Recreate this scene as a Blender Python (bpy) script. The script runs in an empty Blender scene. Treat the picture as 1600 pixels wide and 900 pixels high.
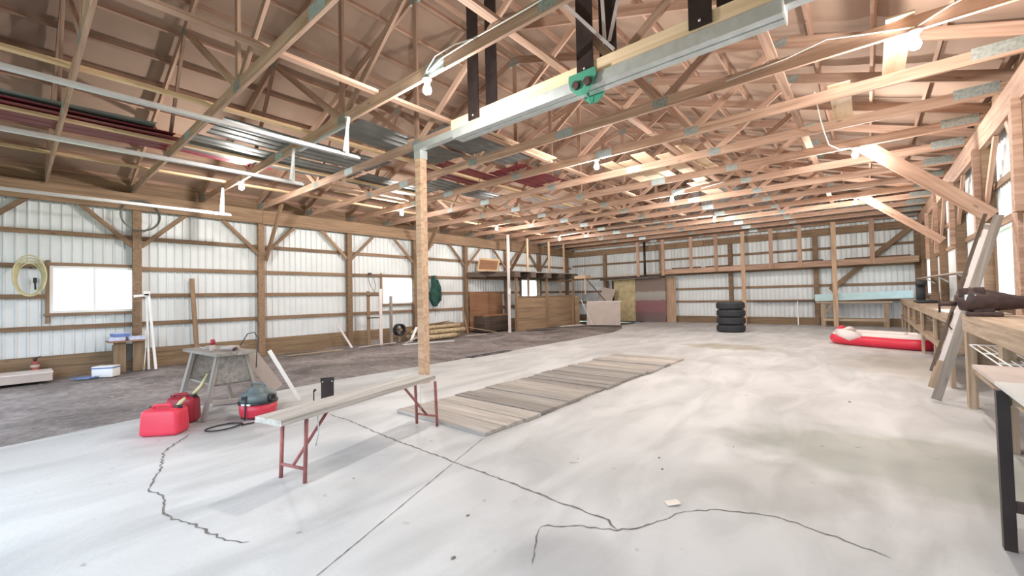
import bpy, bmesh, math, random
from mathutils import Vector, Matrix, noise
random.seed(7)
C = bpy.context.scene.collection
SC = bpy.context.scene
V = Vector
# ------------------------------------------------------------------ camera
CAMZ = 1.3
cam_d = bpy.data.cameras.new('camera'); cam = bpy.data.objects.new('camera', cam_d); C.objects.link(cam)
yaw, pit, rol = math.radians(-40.197), math.radians(1.175), math.radians(-1.1756)
fw = V((math.sin(yaw), math.cos(yaw), 0)); rt = V((math.cos(yaw), -math.sin(yaw), 0)); up = V((0, 0, 1))
f2 = fw*math.cos(pit)+up*math.sin(pit); u2 = up*math.cos(pit)-fw*math.sin(pit)
r3 = rt*math.cos(rol)+u2*math.sin(rol); u3 = u2*math.cos(rol)-rt*math.sin(rol)
cam.matrix_world = Matrix(((r3.x, u3.x, -f2.x, 0), (r3.y, u3.y, -f2.y, 0), (r3.z, u3.z, -f2.z, CAMZ), (0, 0, 0, 1)))
cam_d.sensor_width = 36; cam_d.lens = 657.8/1600*36; cam_d.clip_start = 0.05; cam_d.clip_end = 300
SC.camera = cam
# ------------------------------------------------------------------ sky, exposure
W = bpy.data.worlds.new('overcast_sky'); SC.world = W; W.use_nodes = True
bg = W.node_tree.nodes['Background']; bg.inputs[0].default_value = (0.74, 0.87, 1.0, 1); bg.inputs[1].default_value = 2.9
BULB_W = 95.0
SC.view_settings.view_transform = 'Standard'; SC.view_settings.look = 'None'
SC.view_settings.gamma = 1; SC.view_settings.use_curve_mapping = False
SC.view_settings.exposure = 0.72

# ------------------------------------------------------------------ materials
MATS = {}
def new_mat(name):
    m = bpy.data.materials.new(name); m.use_nodes = True; MATS[name] = m
    nt = m.node_tree; b = nt.nodes['Principled BSDF']
    return m, nt, b
def plain(name, col, rough=0.6, metal=0.0, var=0.12, scale=6.0, bump=0.0):
    m, nt, b = new_mat(name)
    tc = nt.nodes.new('ShaderNodeTexCoord'); n = nt.nodes.new('ShaderNodeTexNoise')
    n.inputs['Scale'].default_value = scale; n.inputs['Detail'].default_value = 5
    nt.links.new(tc.outputs['Object'], n.inputs['Vector'])
    r = nt.nodes.new('ShaderNodeValToRGB')
    r.color_ramp.elements[0].position = 0.3; r.color_ramp.elements[1].position = 0.7
    r.color_ramp.elements[0].color = [c*(1-var) for c in col]+[1]
    r.color_ramp.elements[1].color = [min(1, c*(1+var)) for c in col]+[1]
    nt.links.new(n.outputs['Fac'], r.inputs[0]); nt.links.new(r.outputs[0], b.inputs['Base Color'])
    b.inputs['Roughness'].default_value = rough; b.inputs['Metallic'].default_value = metal
    if bump:
        bp = nt.nodes.new('ShaderNodeBump'); bp.inputs['Strength'].default_value = bump; bp.inputs['Distance'].default_value = 0.02
        nt.links.new(n.outputs['Fac'], bp.inputs['Height']); nt.links.new(bp.outputs[0], b.inputs['Normal'])
    return m
def wood(name, dark, light, rough=0.75, var=0.35, grain=1.0):
    """grain runs along local X; every board gets its own tone from Object Info Random"""
    m, nt, b = new_mat(name)
    tc = nt.nodes.new('ShaderNodeTexCoord'); oi = nt.nodes.new('ShaderNodeObjectInfo')
    mp = nt.nodes.new('ShaderNodeMapping'); mp.inputs['Scale'].default_value = (1.2*grain, 22*grain, 22*grain)
    add = nt.nodes.new('ShaderNodeVectorMath'); add.operation = 'ADD'
    sc = nt.nodes.new('ShaderNodeVectorMath'); sc.operation = 'SCALE'; sc.inputs[3].default_value = 37.0
    comb = nt.nodes.new('ShaderNodeCombineXYZ')
    for i in range(3): nt.links.new(oi.outputs['Random'], comb.inputs[i])
    nt.links.new(comb.outputs[0], sc.inputs[0])
    nt.links.new(tc.outputs['Object'], add.inputs[0]); nt.links.new(sc.outputs[0], add.inputs[1])
    nt.links.new(add.outputs[0], mp.inputs['Vector'])
    n = nt.nodes.new('ShaderNodeTexNoise'); n.inputs['Scale'].default_value = 1.0; n.inputs['Detail'].default_value = 6; n.inputs['Distortion'].default_value = 0.6
    nt.links.new(mp.outputs[0], n.inputs['Vector'])
    r = nt.nodes.new('ShaderNodeValToRGB'); r.color_ramp.elements[0].position = 0.3; r.color_ramp.elements[1].position = 0.68
    r.color_ramp.elements[0].color = list(dark)+[1]; r.color_ramp.elements[1].color = list(light)+[1]
    nt.links.new(n.outputs['Fac'], r.inputs[0])
    # knots
    vo = nt.nodes.new('ShaderNodeTexVoronoi'); vo.inputs['Scale'].default_value = 1.0
    mk = nt.nodes.new('ShaderNodeMapping'); mk.inputs['Scale'].default_value = (2.2, 7, 7)
    nt.links.new(add.outputs[0], mk.inputs['Vector']); nt.links.new(mk.outputs[0], vo.inputs['Vector'])
    kr = nt.nodes.new('ShaderNodeMapRange'); kr.inputs[1].default_value = 0.03; kr.inputs[2].default_value = 0.12; kr.inputs[3].default_value = 0.45; kr.inputs[4].default_value = 1.0
    nt.links.new(vo.outputs['Distance'], kr.inputs[0])
    tone = nt.nodes.new('ShaderNodeMapRange'); tone.inputs[3].default_value = 1-var; tone.inputs[4].default_value = 1+var*0.6
    nt.links.new(oi.outputs['Random'], tone.inputs[0])
    mu = nt.nodes.new('ShaderNodeMath'); mu.operation = 'MULTIPLY'
    nt.links.new(kr.outputs[0], mu.inputs[0]); nt.links.new(tone.outputs[0], mu.inputs[1])
    mx = nt.nodes.new('ShaderNodeVectorMath'); mx.operation = 'SCALE'
    nt.links.new(r.outputs[0], mx.inputs[0]); nt.links.new(mu.outputs[0], mx.inputs[3])
    nt.links.new(mx.outputs[0], b.inputs['Base Color']); b.inputs['Roughness'].default_value = rough
    bp = nt.nodes.new('ShaderNodeBump'); bp.inputs['Strength'].default_value = 0.25; bp.inputs['Distance'].default_value = 0.004
    nt.links.new(n.outputs['Fac'], bp.inputs['Height']); nt.links.new(bp.outputs[0], b.inputs['Normal'])
    return m
M_truss = wood('truss_pine', (0.345, 0.20, 0.135), (0.57, 0.38, 0.285), var=0.22)
M_yellow = wood('fresh_pine', (0.58, 0.38, 0.20), (0.78, 0.58, 0.36), var=0.15)
M_frame = wood('wall_frame_wood', (0.20, 0.125, 0.075), (0.34, 0.22, 0.135), var=0.22)
M_post = wood('post_wood', (0.40, 0.25, 0.155), (0.60, 0.42, 0.29), var=0.1)
M_skirt = wood('skirt_wood', (0.20, 0.13, 0.075), (0.33, 0.225, 0.135), var=0.18)
M_grey = wood('weathered_wood', (0.21, 0.185, 0.165), (0.37, 0.335, 0.30), var=0.15)
M_plank = wood('pit_plank_wood', (0.30, 0.265, 0.235), (0.50, 0.465, 0.43), var=0.38)
M_benchplank = wood('bench_plank_wood', (0.36, 0.33, 0.30), (0.58, 0.55, 0.51), var=0.05)
M_bench = wood('workbench_wood', (0.31, 0.22, 0.15), (0.52, 0.40, 0.29), var=0.15)
M_osb = wood('osb_board', (0.62, 0.43, 0.27), (0.80, 0.62, 0.44), var=0.15, grain=0.6)
M_ply = wood('stall_plywood', (0.25, 0.16, 0.095), (0.42, 0.29, 0.18), var=0.12, grain=0.4)
M_plyred = wood('brown_plywood', (0.24, 0.115, 0.06), (0.38, 0.20, 0.11), var=0.05, grain=0.4)
M_dark = wood('dark_wood', (0.06, 0.04, 0.03), (0.14, 0.10, 0.075), var=0.2)
M_log = wood('log_wood', (0.33, 0.245, 0.14), (0.60, 0.48, 0.30), var=0.2, grain=0.6)
M_sheath = plain('roof_sheathing_tan', (0.37, 0.255, 0.19), 0.85, var=0.10, scale=1.3)
M_steel = plain('white_ribbed_steel', (0.74, 0.77, 0.78), 0.45, var=0.05, scale=2.0)
M_white = plain('white_vinyl', (0.85, 0.85, 0.84), 0.4, var=0.03)
M_galv = plain('galvanized_steel', (0.60, 0.65, 0.66), 0.38, 0.55, var=0.10, scale=9)
M_silver = plain('bright_track_steel', (0.72, 0.74, 0.76), 0.3, 0.6, var=0.06, scale=9)
M_gusset = plain('truss_plate', (0.36, 0.40, 0.385), 0.45, 0.5, var=0.25, scale=30)
M_splice = plain('splice_plate', (0.50, 0.60, 0.62), 0.4, 0.5, var=0.15, scale=30)
M_green = plain('green_trolley_paint', (0.05, 0.26, 0.18), 0.45, var=0.2)
M_black = plain('black_steel', (0.035, 0.025, 0.024), 0.45, 0.3, var=0.3)
M_rubber = plain('black_rubber', (0.03, 0.033, 0.038), 0.7, var=0.3, scale=12)
M_blackp = plain('black_plastic', (0.02, 0.021, 0.025), 0.4, var=0.2)
M_redcan = plain('red_plastic', (0.72, 0.045, 0.085), 0.4, var=0.10, scale=4)
M_redcan2 = plain('dark_red_plastic', (0.36, 0.02, 0.04), 0.4, var=0.10, scale=4)
M_vacred = plain('vacuum_red', (0.60, 0.04, 0.07), 0.35, var=0.06)
M_vacgrey = plain('vacuum_grey', (0.13, 0.165, 0.17), 0.4, var=0.12)
M_redmetal = plain('faded_red_metal', (0.33, 0.12, 0.11), 0.6, 0.2, var=0.30, scale=14)
M_boatred = plain('boat_red_vinyl', (0.70, 0.03, 0.065), 0.35, var=0.06)
M_boatwhite = plain('boat_white_vinyl', (0.80, 0.72, 0.70), 0.4, var=0.05)
M_maroon = plain('maroon_steel', (0.20, 0.025, 0.04), 0.35, 0.2, var=0.15)
M_greysheet = plain('grey_steel_sheet', (0.155, 0.16, 0.15), 0.5, 0.15, var=0.25, scale=3)
M_pink = plain('maroon_painted_board', (0.30, 0.17, 0.16), 0.8, var=0.22, scale=3)
M_patch = plain('scuffed_grey_patch', (0.40, 0.385, 0.34), 0.8, var=0.25, scale=9)
M_redpatch = plain('red_paint_patch', (0.27, 0.085, 0.10), 0.8, var=0.2, scale=6)
M_yellowp = plain('yellowed_board', (0.55, 0.45, 0.26), 0.8, var=0.25, scale=4)
M_palep = plain('pale_panel', (0.50, 0.42, 0.38), 0.75, var=0.08, scale=3)
M_foam = plain('pale_blue_foam', (0.50, 0.68, 0.70), 0.8, var=0.06)
M_blue = plain('blue_plastic', (0.12, 0.20, 0.45), 0.5, var=0.2)
M_lilac = plain('pale_blue_box', (0.55, 0.60, 0.78), 0.6, var=0.2, scale=14)
M_jacket = plain('dark_green_cloth', (0.02, 0.075, 0.06), 0.9, var=0.4, scale=9)
M_hose = plain('yellow_hose', (0.60, 0.55, 0.32), 0.6, var=0.15)
M_rust = plain('rusty_iron', (0.075, 0.045, 0.042), 0.6, 0.3, var=0.35, scale=16)
M_cable = plain('white_cable', (0.85, 0.82, 0.76), 0.5, var=0.03)
M_crack = plain('crack_dark', (0.20, 0.185, 0.175), 0.95, var=0.4, scale=30)
M_paper = plain('cream_paper', (0.80, 0.74, 0.66), 0.8, var=0.05)
M_tabletop = plain('pinkish_tabletop', (0.60, 0.50, 0.45), 0.6, var=0.10, scale=5)
M_tablewhite = plain('whitish_tabletop', (0.68, 0.68, 0.66), 0.5, var=0.06, scale=4)
M_ext = plain('extinguisher_red', (0.30, 0.07, 0.055), 0.5, var=0.3)
M_grass = plain('outdoor_grass', (0.22, 0.30, 0.13), 0.9, var=0.3, scale=0.8)
def emis(name, col, s):
    m, nt, b = new_mat(name); b.inputs['Base Color'].default_value = list(col)+[1]
    b.inputs['Emission Color'].default_value = list(col)+[1]; b.inputs['Emission Strength'].default_value = s
    return m
M_bulb = emis('lit_bulb', (1.0, 0.95, 0.86), 40)
def glass():
    m, nt, b = new_mat('window_glass'); nt.nodes.remove(b)
    t = nt.nodes.new('ShaderNodeBsdfTransparent'); g = nt.nodes.new('ShaderNodeBsdfGlossy'); g.inputs['Roughness'].default_value = 0.05
    mx = nt.nodes.new('ShaderNodeMixShader'); mx.inputs[0].default_value = 0.08
    nt.links.new(t.outputs[0], mx.inputs[1]); nt.links.new(g.outputs[0], mx.inputs[2])
    nt.links.new(mx.outputs[0], nt.nodes['Material Output'].inputs[0]); return m
M_glass = glass()
def banded():
    m, nt, b = new_mat('banded_paint'); L = nt.links.new
    tc = nt.nodes.new('ShaderNodeTexCoord'); sp = nt.nodes.new('ShaderNodeSeparateXYZ'); n = nt.nodes.new('ShaderNodeTexNoise'); n.inputs['Scale'].default_value = 4; n.inputs['Detail'].default_value = 6
    L(tc.outputs['Object'], sp.inputs[0]); L(tc.outputs['Object'], n.inputs['Vector'])
    ad = nt.nodes.new('ShaderNodeMath'); ad.operation = 'MULTIPLY_ADD'; L(n.outputs['Fac'], ad.inputs[0]); ad.inputs[1].default_value = 0.16; L(sp.outputs['Z'], ad.inputs[2])
    mr = nt.nodes.new('ShaderNodeMapRange'); mr.inputs[1].default_value = -1.0; mr.inputs[2].default_value = 1.2; L(ad.outputs[0], mr.inputs[0])
    r = nt.nodes.new('ShaderNodeValToRGB'); cr = r.color_ramp; cols = ((0.0, (0.17, 0.13, 0.125)), (0.20, (0.20, 0.12, 0.12)), (0.27, (0.27, 0.125, 0.14)), (0.47, (0.27, 0.13, 0.14)), (0.50, (0.36, 0.33, 0.30)), (0.64, (0.40, 0.385, 0.345)), (0.68, (0.25, 0.19, 0.16)), (1.0, (0.22, 0.16, 0.135)))
    cr.elements[0].color = list(cols[0][1])+[1]; cr.elements[1].color = list(cols[-1][1])+[1]
    for p, c in cols[1:-1]: q = cr.elements.new(p); q.color = list(c)+[1]
    L(mr.outputs[0], r.inputs[0]); L(r.outputs[0], b.inputs['Base Color']); b.inputs['Roughness'].default_value = 0.8; return m
M_banded = banded()
def ground_mat(name, kind):
    m, nt, b = new_mat(name); L = nt.links.new
    tc = nt.nodes.new('ShaderNodeTexCoord')
    def nz(scale, detail=6, stretch=None, dist=0.0):
        n = nt.nodes.new('ShaderNodeTexNoise'); n.inputs['Scale'].default_value = scale; n.inputs['Detail'].default_value = detail; n.inputs['Distortion'].default_value = dist
        if stretch:
            mp = nt.nodes.new('ShaderNodeMapping'); mp.inputs['Scale'].default_value = stretch; mp.inputs['Rotation'].default_value = (0, 0, 0.5)
            L(tc.outputs['Object'], mp.inputs['Vector']); L(mp.outputs[0], n.inputs['Vector'])
        else: L(tc.outputs['Object'], n.inputs['Vector'])
        return n
    def ramp(n, p0, c0, p1, c1):
        r = nt.nodes.new('ShaderNodeValToRGB'); r.color_ramp.elements[0].position = p0; r.color_ramp.elements[1].position = p1
        r.color_ramp.elements[0].color = list(c0)+[1]; r.color_ramp.elements[1].color = list(c1)+[1]; L(n, r.inputs[0]); return r.outputs[0]
    def mix(fac, a, bb, mode='MIX'):
        x = nt.nodes.new('ShaderNodeMix'); x.data_type = 'RGBA'; x.blend_type = mode
        if isinstance(fac, float): x.inputs[0].default_value = fac
        else: L(fac, x.inputs[0])
        for s, v in ((6, a), (7, bb)):
            if isinstance(v, tuple): x.inputs[s].default_value = list(v)+[1]
            else: L(v, x.inputs[s])
        return x.outputs[2]
    if kind == 'concrete':
        c = ramp(nz(0.55, 8, dist=0.5).outputs['Fac'], 0.3, (0.52, 0.525, 0.53), 0.62, (0.655, 0.665, 0.67))
        c = mix(0.5, c, ramp(nz(2.2, 9, (1, 0.35, 1), 1.0).outputs['Fac'], 0.35, (0.55, 0.55, 0.55), 0.6, (1, 1, 1)), 'MULTIPLY')
        spots = ramp(nz(7.0, 3).outputs['Fac'], 0.70, (1, 1, 1), 0.76, (0.5, 0.48, 0.46)); c = mix(0.7, c, spots, 'MULTIPLY')
        # old stains of their own shape: (centre x, y, radius x, radius y, tint)
        for cx, cy, rx, ry, tint in ((0.25, 4.35, 1.3, 0.75, (0.68, 0.70, 0.64)), (-2.6, 11.0, 1.0, 0.6, (0.72, 0.68, 0.58)), (-0.55, 3.3, 0.45, 0.5, (0.82, 0.82, 0.80)),
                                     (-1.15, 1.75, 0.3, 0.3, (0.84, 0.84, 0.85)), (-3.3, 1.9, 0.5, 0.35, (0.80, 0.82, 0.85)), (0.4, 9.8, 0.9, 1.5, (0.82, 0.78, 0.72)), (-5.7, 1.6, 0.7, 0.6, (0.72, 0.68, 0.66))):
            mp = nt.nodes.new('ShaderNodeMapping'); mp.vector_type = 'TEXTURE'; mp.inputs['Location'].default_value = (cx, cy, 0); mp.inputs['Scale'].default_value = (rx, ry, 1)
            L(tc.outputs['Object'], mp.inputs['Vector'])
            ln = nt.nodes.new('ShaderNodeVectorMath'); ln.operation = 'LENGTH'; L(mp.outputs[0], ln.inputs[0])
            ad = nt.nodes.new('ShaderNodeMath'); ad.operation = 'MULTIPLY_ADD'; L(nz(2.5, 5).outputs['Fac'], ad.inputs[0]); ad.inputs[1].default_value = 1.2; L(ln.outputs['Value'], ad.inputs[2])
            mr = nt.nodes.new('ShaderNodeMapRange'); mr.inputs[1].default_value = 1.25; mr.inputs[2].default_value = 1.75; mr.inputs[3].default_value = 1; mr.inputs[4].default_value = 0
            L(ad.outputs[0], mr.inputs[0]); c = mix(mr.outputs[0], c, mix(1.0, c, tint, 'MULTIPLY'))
        b.inputs['Roughness'].default_value = 0.55; hb = nz(25, 4).outputs['Fac']; st = 0.08
    else:
        c = ramp(nz(0.9, 9, dist=0.8).outputs['Fac'], 0.3, (0.12, 0.098, 0.094), 0.68, (0.34, 0.30, 0.29))
        c = mix(0.6, c, ramp(nz(9, 7).outputs['Fac'], 0.3, (0.45, 0.45, 0.45), 0.7, (1.25, 1.25, 1.25)), 'MULTIPLY')
        b.inputs['Roughness'].default_value = 0.95; hb = nz(14, 8).outputs['Fac']; st = 0.6
    L(c, b.inputs['Base Color'])
    bp = nt.nodes.new('ShaderNodeBump'); bp.inputs['Strength'].default_value = st; bp.inputs['Distance'].default_value = 0.03
    L(hb, bp.inputs['Height']); L(bp.outputs[0], b.inputs['Normal']); return m
M_conc = ground_mat('concrete_slab', 'concrete'); M_dirt = ground_mat('packed_dirt', 'dirt')

# ------------------------------------------------------------------ builders
def tag(o, label=None, cat=None, group=None, kind=None):
    if label: o['label'] = label
    if cat: o['category'] = cat
    if group: o['group'] = group
    if kind: o['kind'] = kind
    return o
def thing(name, loc, label=None, cat=None, group=None, kind=None, rz=0.0):
    o = bpy.data.objects.new(name, None); o.empty_display_size = 0.1; C.objects.link(o)
    o.location = loc; o.rotation_euler = (0, 0, rz)
    return tag(o, label, cat, group, kind)
def link(name, me, mat, parent=None, M=None):
    o = bpy.data.objects.new(name, me); C.objects.link(o)
    if mat is not None and not me.materials: me.materials.append(mat)
    if parent is not None: o.parent = parent
    if M is not None: o.matrix_basis = M
    return o
def from_bm(name, bm, mat, parent=None, M=None, smooth=False):
    bmesh.ops.recalc_face_normals(bm, faces=bm.faces)
    me = bpy.data.meshes.new(name); bm.to_mesh(me); bm.free()
    if smooth:
        for p in me.polygons: p.use_smooth = True
    return link(name, me, mat, parent, M)
BOX = {}
def box_mesh(L, w, t, mat):
    k = (round(L, 3), round(w, 3), round(t, 3), mat.name)
    if k not in BOX:
        me = bpy.data.meshes.new('board'); x, y, z = k[0]/2, k[1]/2, k[2]/2
        vs = [(sx*x, sy*y, sz*z) for sx in (-1, 1) for sy in (-1, 1) for sz in (-1, 1)]
        me.from_pydata(vs, [], [(0, 1, 3, 2), (4, 6, 7, 5), (0, 4, 5, 1), (2, 3, 7, 6), (0, 2, 6, 4), (1, 5, 7, 3)])
        me.materials.append(mat); BOX[k] = me
    return BOX[k]
def org(root):      # world coordinates in, root coordinates out (roots used this way are not rotated)
    p = V((0, 0, 0)); o = root
    while o is not None: p = p + o.location; o = o.parent
    return p
def board(name, root, p0, p1, w, t, mat, upv=(0, 0, 1), local=False):
    """board from p0 to p1; w across, t along upv"""
    p0, p1 = V(p0), V(p1)
    if root is not None and not local: o = org(root); p0 = p0-o; p1 = p1-o
    x = (p1-p0); L = x.length; x.normalize(); z = V(upv); z = z-x*z.dot(x); z.normalize(); y = z.cross(x); c = (p0+p1)/2
    M = Matrix(((x.x, y.x, z.x, c.x), (x.y, y.y, z.y, c.y), (x.z, y.z, z.z, c.z), (0, 0, 0, 1)))
    return link(name, box_mesh(L, w, t, mat), mat, root, M)
def block(name, root, c, s, mat, rz=0.0, local=False, bevel=0.0):
    c = V(c)
    if root is not None and not local: c = c-org(root)
    M = Matrix.Translation(c) @ Matrix.Rotation(rz, 4, 'Z')
    if not bevel: return link(name, box_mesh(s[0], s[1], s[2], mat), mat, root, M)
    bm = bmesh.new(); bmesh.ops.create_cube(bm, size=1, matrix=Matrix.Diagonal((s[0], s[1], s[2], 1)))
    bmesh.ops.bevel(bm, geom=bm.edges[:], offset=bevel, segments=3, affect='EDGES', profile=0.5)
    return from_bm(name, bm, mat, root, M, True)
def tube_bm(bm, pts, r, seg=8, closed=False):
    pts = [V(p) for p in pts]; n = len(pts); rings = []
    for i, p in enumerate(pts):
        if closed: d = pts[(i+1) % n]-pts[i-1]
        else: d = pts[min(i+1, n-1)]-pts[max(i-1, 0)]
        d.normalize(); a = V((0, 0, 1)) if abs(d.z) < 0.9 else V((1, 0, 0))
        u = d.cross(a).normalized(); v = d.cross(u)
        rr = r[i] if isinstance(r, (list, tuple)) else r
        rings.append([bm.verts.new(p+(u*math.cos(q)+v*math.sin(q))*rr) for q in [2*math.pi*k/seg for k in range(seg)]])
    for i in range(n if closed else n-1):
        a, b2 = rings[i], rings[(i+1) % n]
        for k in range(seg): bm.faces.new((a[k], a[(k+1) % seg], b2[(k+1) % seg], b2[k]))
    if not closed: bm.faces.new(rings[0]); bm.faces.new(rings[-1])
def tube(name, root, pts, r, mat, seg=8, closed=False, local=False):
    o = V((0, 0, 0)) if (root is None or local) else org(root)
    bm = bmesh.new(); tube_bm(bm, [V(p)-o for p in pts], r, seg, closed)
    return from_bm(name, bm, mat, root, None, True)
def lathe(name, root, prof, mat, loc=(0, 0, 0), seg=24, M=None, local=True):
    bm = bmesh.new(); rings = []
    for r, z in prof:
        rings.append([bm.verts.new((r*math.cos(2*math.pi*k/seg), r*math.sin(2*math.pi*k/seg), z)) for k in range(seg)])
    for a, b2 in zip(rings, rings[1:]):
        for k in range(seg): bm.faces.new((a[k], a[(k+1) % seg], b2[(k+1) % seg], b2[k]))
    bm.faces.new(rings[0]); bm.faces.new(rings[-1])
    l = V(loc)
    if root is not None and not local: l = l-org(root)
    o = from_bm(name, bm, mat, root, Matrix.Translation(l) @ (M or Matrix()), False)
    for p in o.data.polygons: p.use_smooth = len(p.vertices) == 4
    return o
def nest(child, part):
    child.matrix_basis = part.matrix_basis.inverted() @ child.matrix_basis; child.parent = part; return child
def copy_tree(o, parent=None):
    c = o.copy(); C.objects.link(c); c.parent = parent
    for ch in o.children: copy_tree(ch, c)
    return c

# ================================================================== THE SETTING
XL, XR, YB, YF = -12.30, 1.50, 19.55, -1.40       # sheet planes of the walls
ZD = -0.09                                           # dirt level (slab top is 0)
ZT = 3.69                                            # underside of the trusses
XC = (XL+XR)/2 - 0.03
PITCH = 0.333
# --- concrete slab with its uneven left edge
edge = [(-6.15, -3.0), (-6.2, 0.0), (-6.3, 0.5), (-6.5, 1.6), (-6.66, 3.1), (-6.62, 5.0), (-6.58, 7.7), (-6.64, 10.5), (-6.75, 13.4), (-7.2, 15.0), (-7.9, 16.4), (-8.0, 19.5)]
bm = bmesh.new()
ring = [(x, y) for x, y in edge]+[(1.48, 19.5), (1.48, -3.0)]
top = [bm.verts.new((x, y, 0)) for x, y in ring]; bot = [bm.verts.new((x, y, -0.14)) for x, y in ring]
bm.faces.new(top); bm.faces.new(bot[::-1])
for i in range(len(ring)): bm.faces.new((top[i], bot[i], bot[(i+1) % len(ring)], top[(i+1) % len(ring)]))
floor = tag(from_bm('floor', bm, M_conc), 'pale worn concrete slab with cracks and stains', kind='structure')
def ribbon(name, pts, w, jit, z, mat, parent):
    bm = bmesh.new(); prev = None; P = []
    for a, b2 in zip(pts, pts[1:]):
        n = max(2, int((V(b2)-V(a)).length/0.035))
        for i in range(n): P.append(V(a).lerp(V(b2), i/n))
    P.append(V(pts[-1]))
    for i, p in enumerate(P):
        d = (P[min(i+1, len(P)-1)]-P[max(i-1, 0)]).normalized(); nn = V((-d.y, d.x))
        off = nn*random.uniform(-jit, jit); ww = w*random.uniform(0.35, 1.3)
        if i in (0, len(P)-1): ww *= 0.2
        a = bm.verts.new((p.x+off.x+nn.x*ww/2, p.y+off.y+nn.y*ww/2, z)); c = bm.verts.new((p.x+off.x-nn.x*ww/2, p.y+off.y-nn.y*ww/2, z))
        if prev: bm.faces.new((prev[0], a, c, prev[1]))
        prev = (a, c)
    return from_bm(name, bm, mat, parent)
ribbon('crack', [(-4.75, 2.33), (-4.3, 2.34), (-3.6, 2.28), (-2.54, 2.255), (-1.93, 2.244), (-1.55, 2.22), (-1.18, 2.215), (-1.1, 2.15)], 0.015, 0.008, 0.0015, M_crack, floor)
ribbon('crack', [(-4.76, 0.853), (-4.26, 0.739), (-3.89, 0.612), (-3.66, 0.661), (-3.51, 0.621), (-3.37, 0.602), (-3.24, 0.615), (-3.13, 0.676), (-2.86, 0.718), (-2.69, 0.765), (-2.6, 0.827)], 0.013, 0.012, 0.0015, M_crack, floor)
ribbon('crack', [(-1.45, 1.93), (-1.3, 2.05), (-1.1, 2.15), (-1.0, 2.27), (-0.87, 2.59), (-0.72, 2.72), (-0.45, 2.85), (0.05, 2.75)], 0.011, 0.012, 0.0015, M_crack, floor)
ribbon('crack', [(-5.2, 1.15), (-5.0, 1.0), (-4.76, 0.853)], 0.02, 0.012, 0.0015, M_crack, floor)
ribbon('crack', [(-1.45, 1.93), (-1.36, 1.75), (-1.28, 1.62)], 0.008, 0.01, 0.0015, M_crack, floor)
ribbon('joint', [(-1.85, 0.5), (-2.026, 0.927), (-2.54, 2.254), (-2.75, 2.80)], 0.007, 0.001, 0.0015, M_crack, floor)
# --- dirt strip, uneven
bm = bmesh.new(); NX, NY = 40, 120; g = []
for j in range(NY+1):
    row = []
    for i in range(NX+1):
        x = -12.4+(6.6)*i/NX; y = -3+22.6*j/NY
        hgt = 0.035*noise.noise(V((x*0.9, y*0.9, 0)))+0.018*noise.noise(V((x*4, y*4, 3)))
        row.append(bm.verts.new((x, y, ZD-0.01+hgt)))
    g.append(row)
for j in range(NY):
    for i in range(NX): bm.faces.new((g[j][i], g[j][i+1], g[j+1][i+1], g[j+1][i]))
dirt = tag(from_bm('dirt_floor', bm, M_dirt, None, None, True), 'dark packed dirt floor along the left wall', kind='structure')
bm = bmesh.new()
for i in range(300):
    x = random.uniform(-12.0, -6.8); y = random.uniform(-0.5, 15); a = random.uniform(0, 3.14); l = random.choice((0.01, 0.012, 0.02, 0.045)); w = random.uniform(0.003, 0.008)
    z = ZD-0.01+0.035*noise.noise(V((x*0.9, y*0.9, 0)))+0.018*noise.noise(V((x*4, y*4, 3)))+0.008
    d = V((math.cos(a), math.sin(a), 0)); n = V((-d.y, d.x, 0)); c = V((x, y, z))
    vs = [bm.verts.new(c+d*l*sx+n*w*sy+V((0, 0, 0.004*(sx*sy)))) for sx, sy in ((-1, -1), (1, -1), (1, 1), (-1, 1))]
    bm.faces.new(vs)
tag(from_bm('wood_litter', bm, M_palep), 'pale straw and wood chips strewn over the dirt floor', 'litter', kind='stuff')
# outside ground
bm = bmesh.new(); bmesh.ops.create_grid(bm, x_segments=2, y_segments=2, size=70, matrix=Matrix.Translation((-5, 8, -0.25)))
tag(from_bm('outside_ground', bm, M_grass), 'grass outside the building', kind='structure')

# --- ribbed steel sheets
def rib_sheet(name, root, along, u0, u1, z0f, z1f, plane, inward, mat=None):
    """one sheet: ribs every 0.15 m; along = 'x' or 'y'; z1f may be a function of u"""
    prof = []; k0 = math.floor(u0/0.15)-1
    us = {u0, u1}
    for k in range(k0, int(u1/0.15)+3):
        for d in (0, 0.018, 0.034, 0.052):
            u = k*0.15+d
            if u0 < u < u1: us.add(u)
    us = sorted(us); bm = bmesh.new(); prev = None; o = org(root)
    for u in us:
        d = (u % 0.15)
        dep = 0.0 if d < 0.001 or d > 0.0521 else (0.026 if 0.017 < d < 0.035 else 0.0)
        q = plane+inward*dep
        z0 = z0f(u) if callable(z0f) else z0f; z1 = z1f(u) if callable(z1f) else z1f
        P = [(q, u, z) if along == 'y' else (u, q, z) for z in (z0, z1)]
        cur = [bm.verts.new(V(p)-o) for p in P]
        if prev: bm.faces.new((prev[0], cur[0], cur[1], prev[1]))
        prev = cur
    return from_bm(name, bm, mat or M_steel, root)
def sheets(root, along, a, b2, z0, z1, plane, inward, holes=()):
    cuts = {a, b2}
    for h in holes: cuts.update((h[0], h[1]))
    u = a
    while u < b2: cuts.add(round(u, 3)); u += 0.9
    cuts = sorted(c for c in cuts if a <= c <= b2)
    for u0, u1 in zip(cuts, cuts[1:]):
        if u1-u0 < 0.02: continue
        hs = [h for h in holes if h[0] <= (u0+u1)/2 <= h[1]]
        if hs:
            rib_sheet('steel_sheet', root, along, u0, u1, z0, hs[0][2], plane, inward); rib_sheet('steel_sheet', root, along, u0, u1, hs[0][3], z1, plane, inward)
        else: rib_sheet('steel_sheet', root, along, u0, u1, z0, z1, plane, inward)
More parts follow.
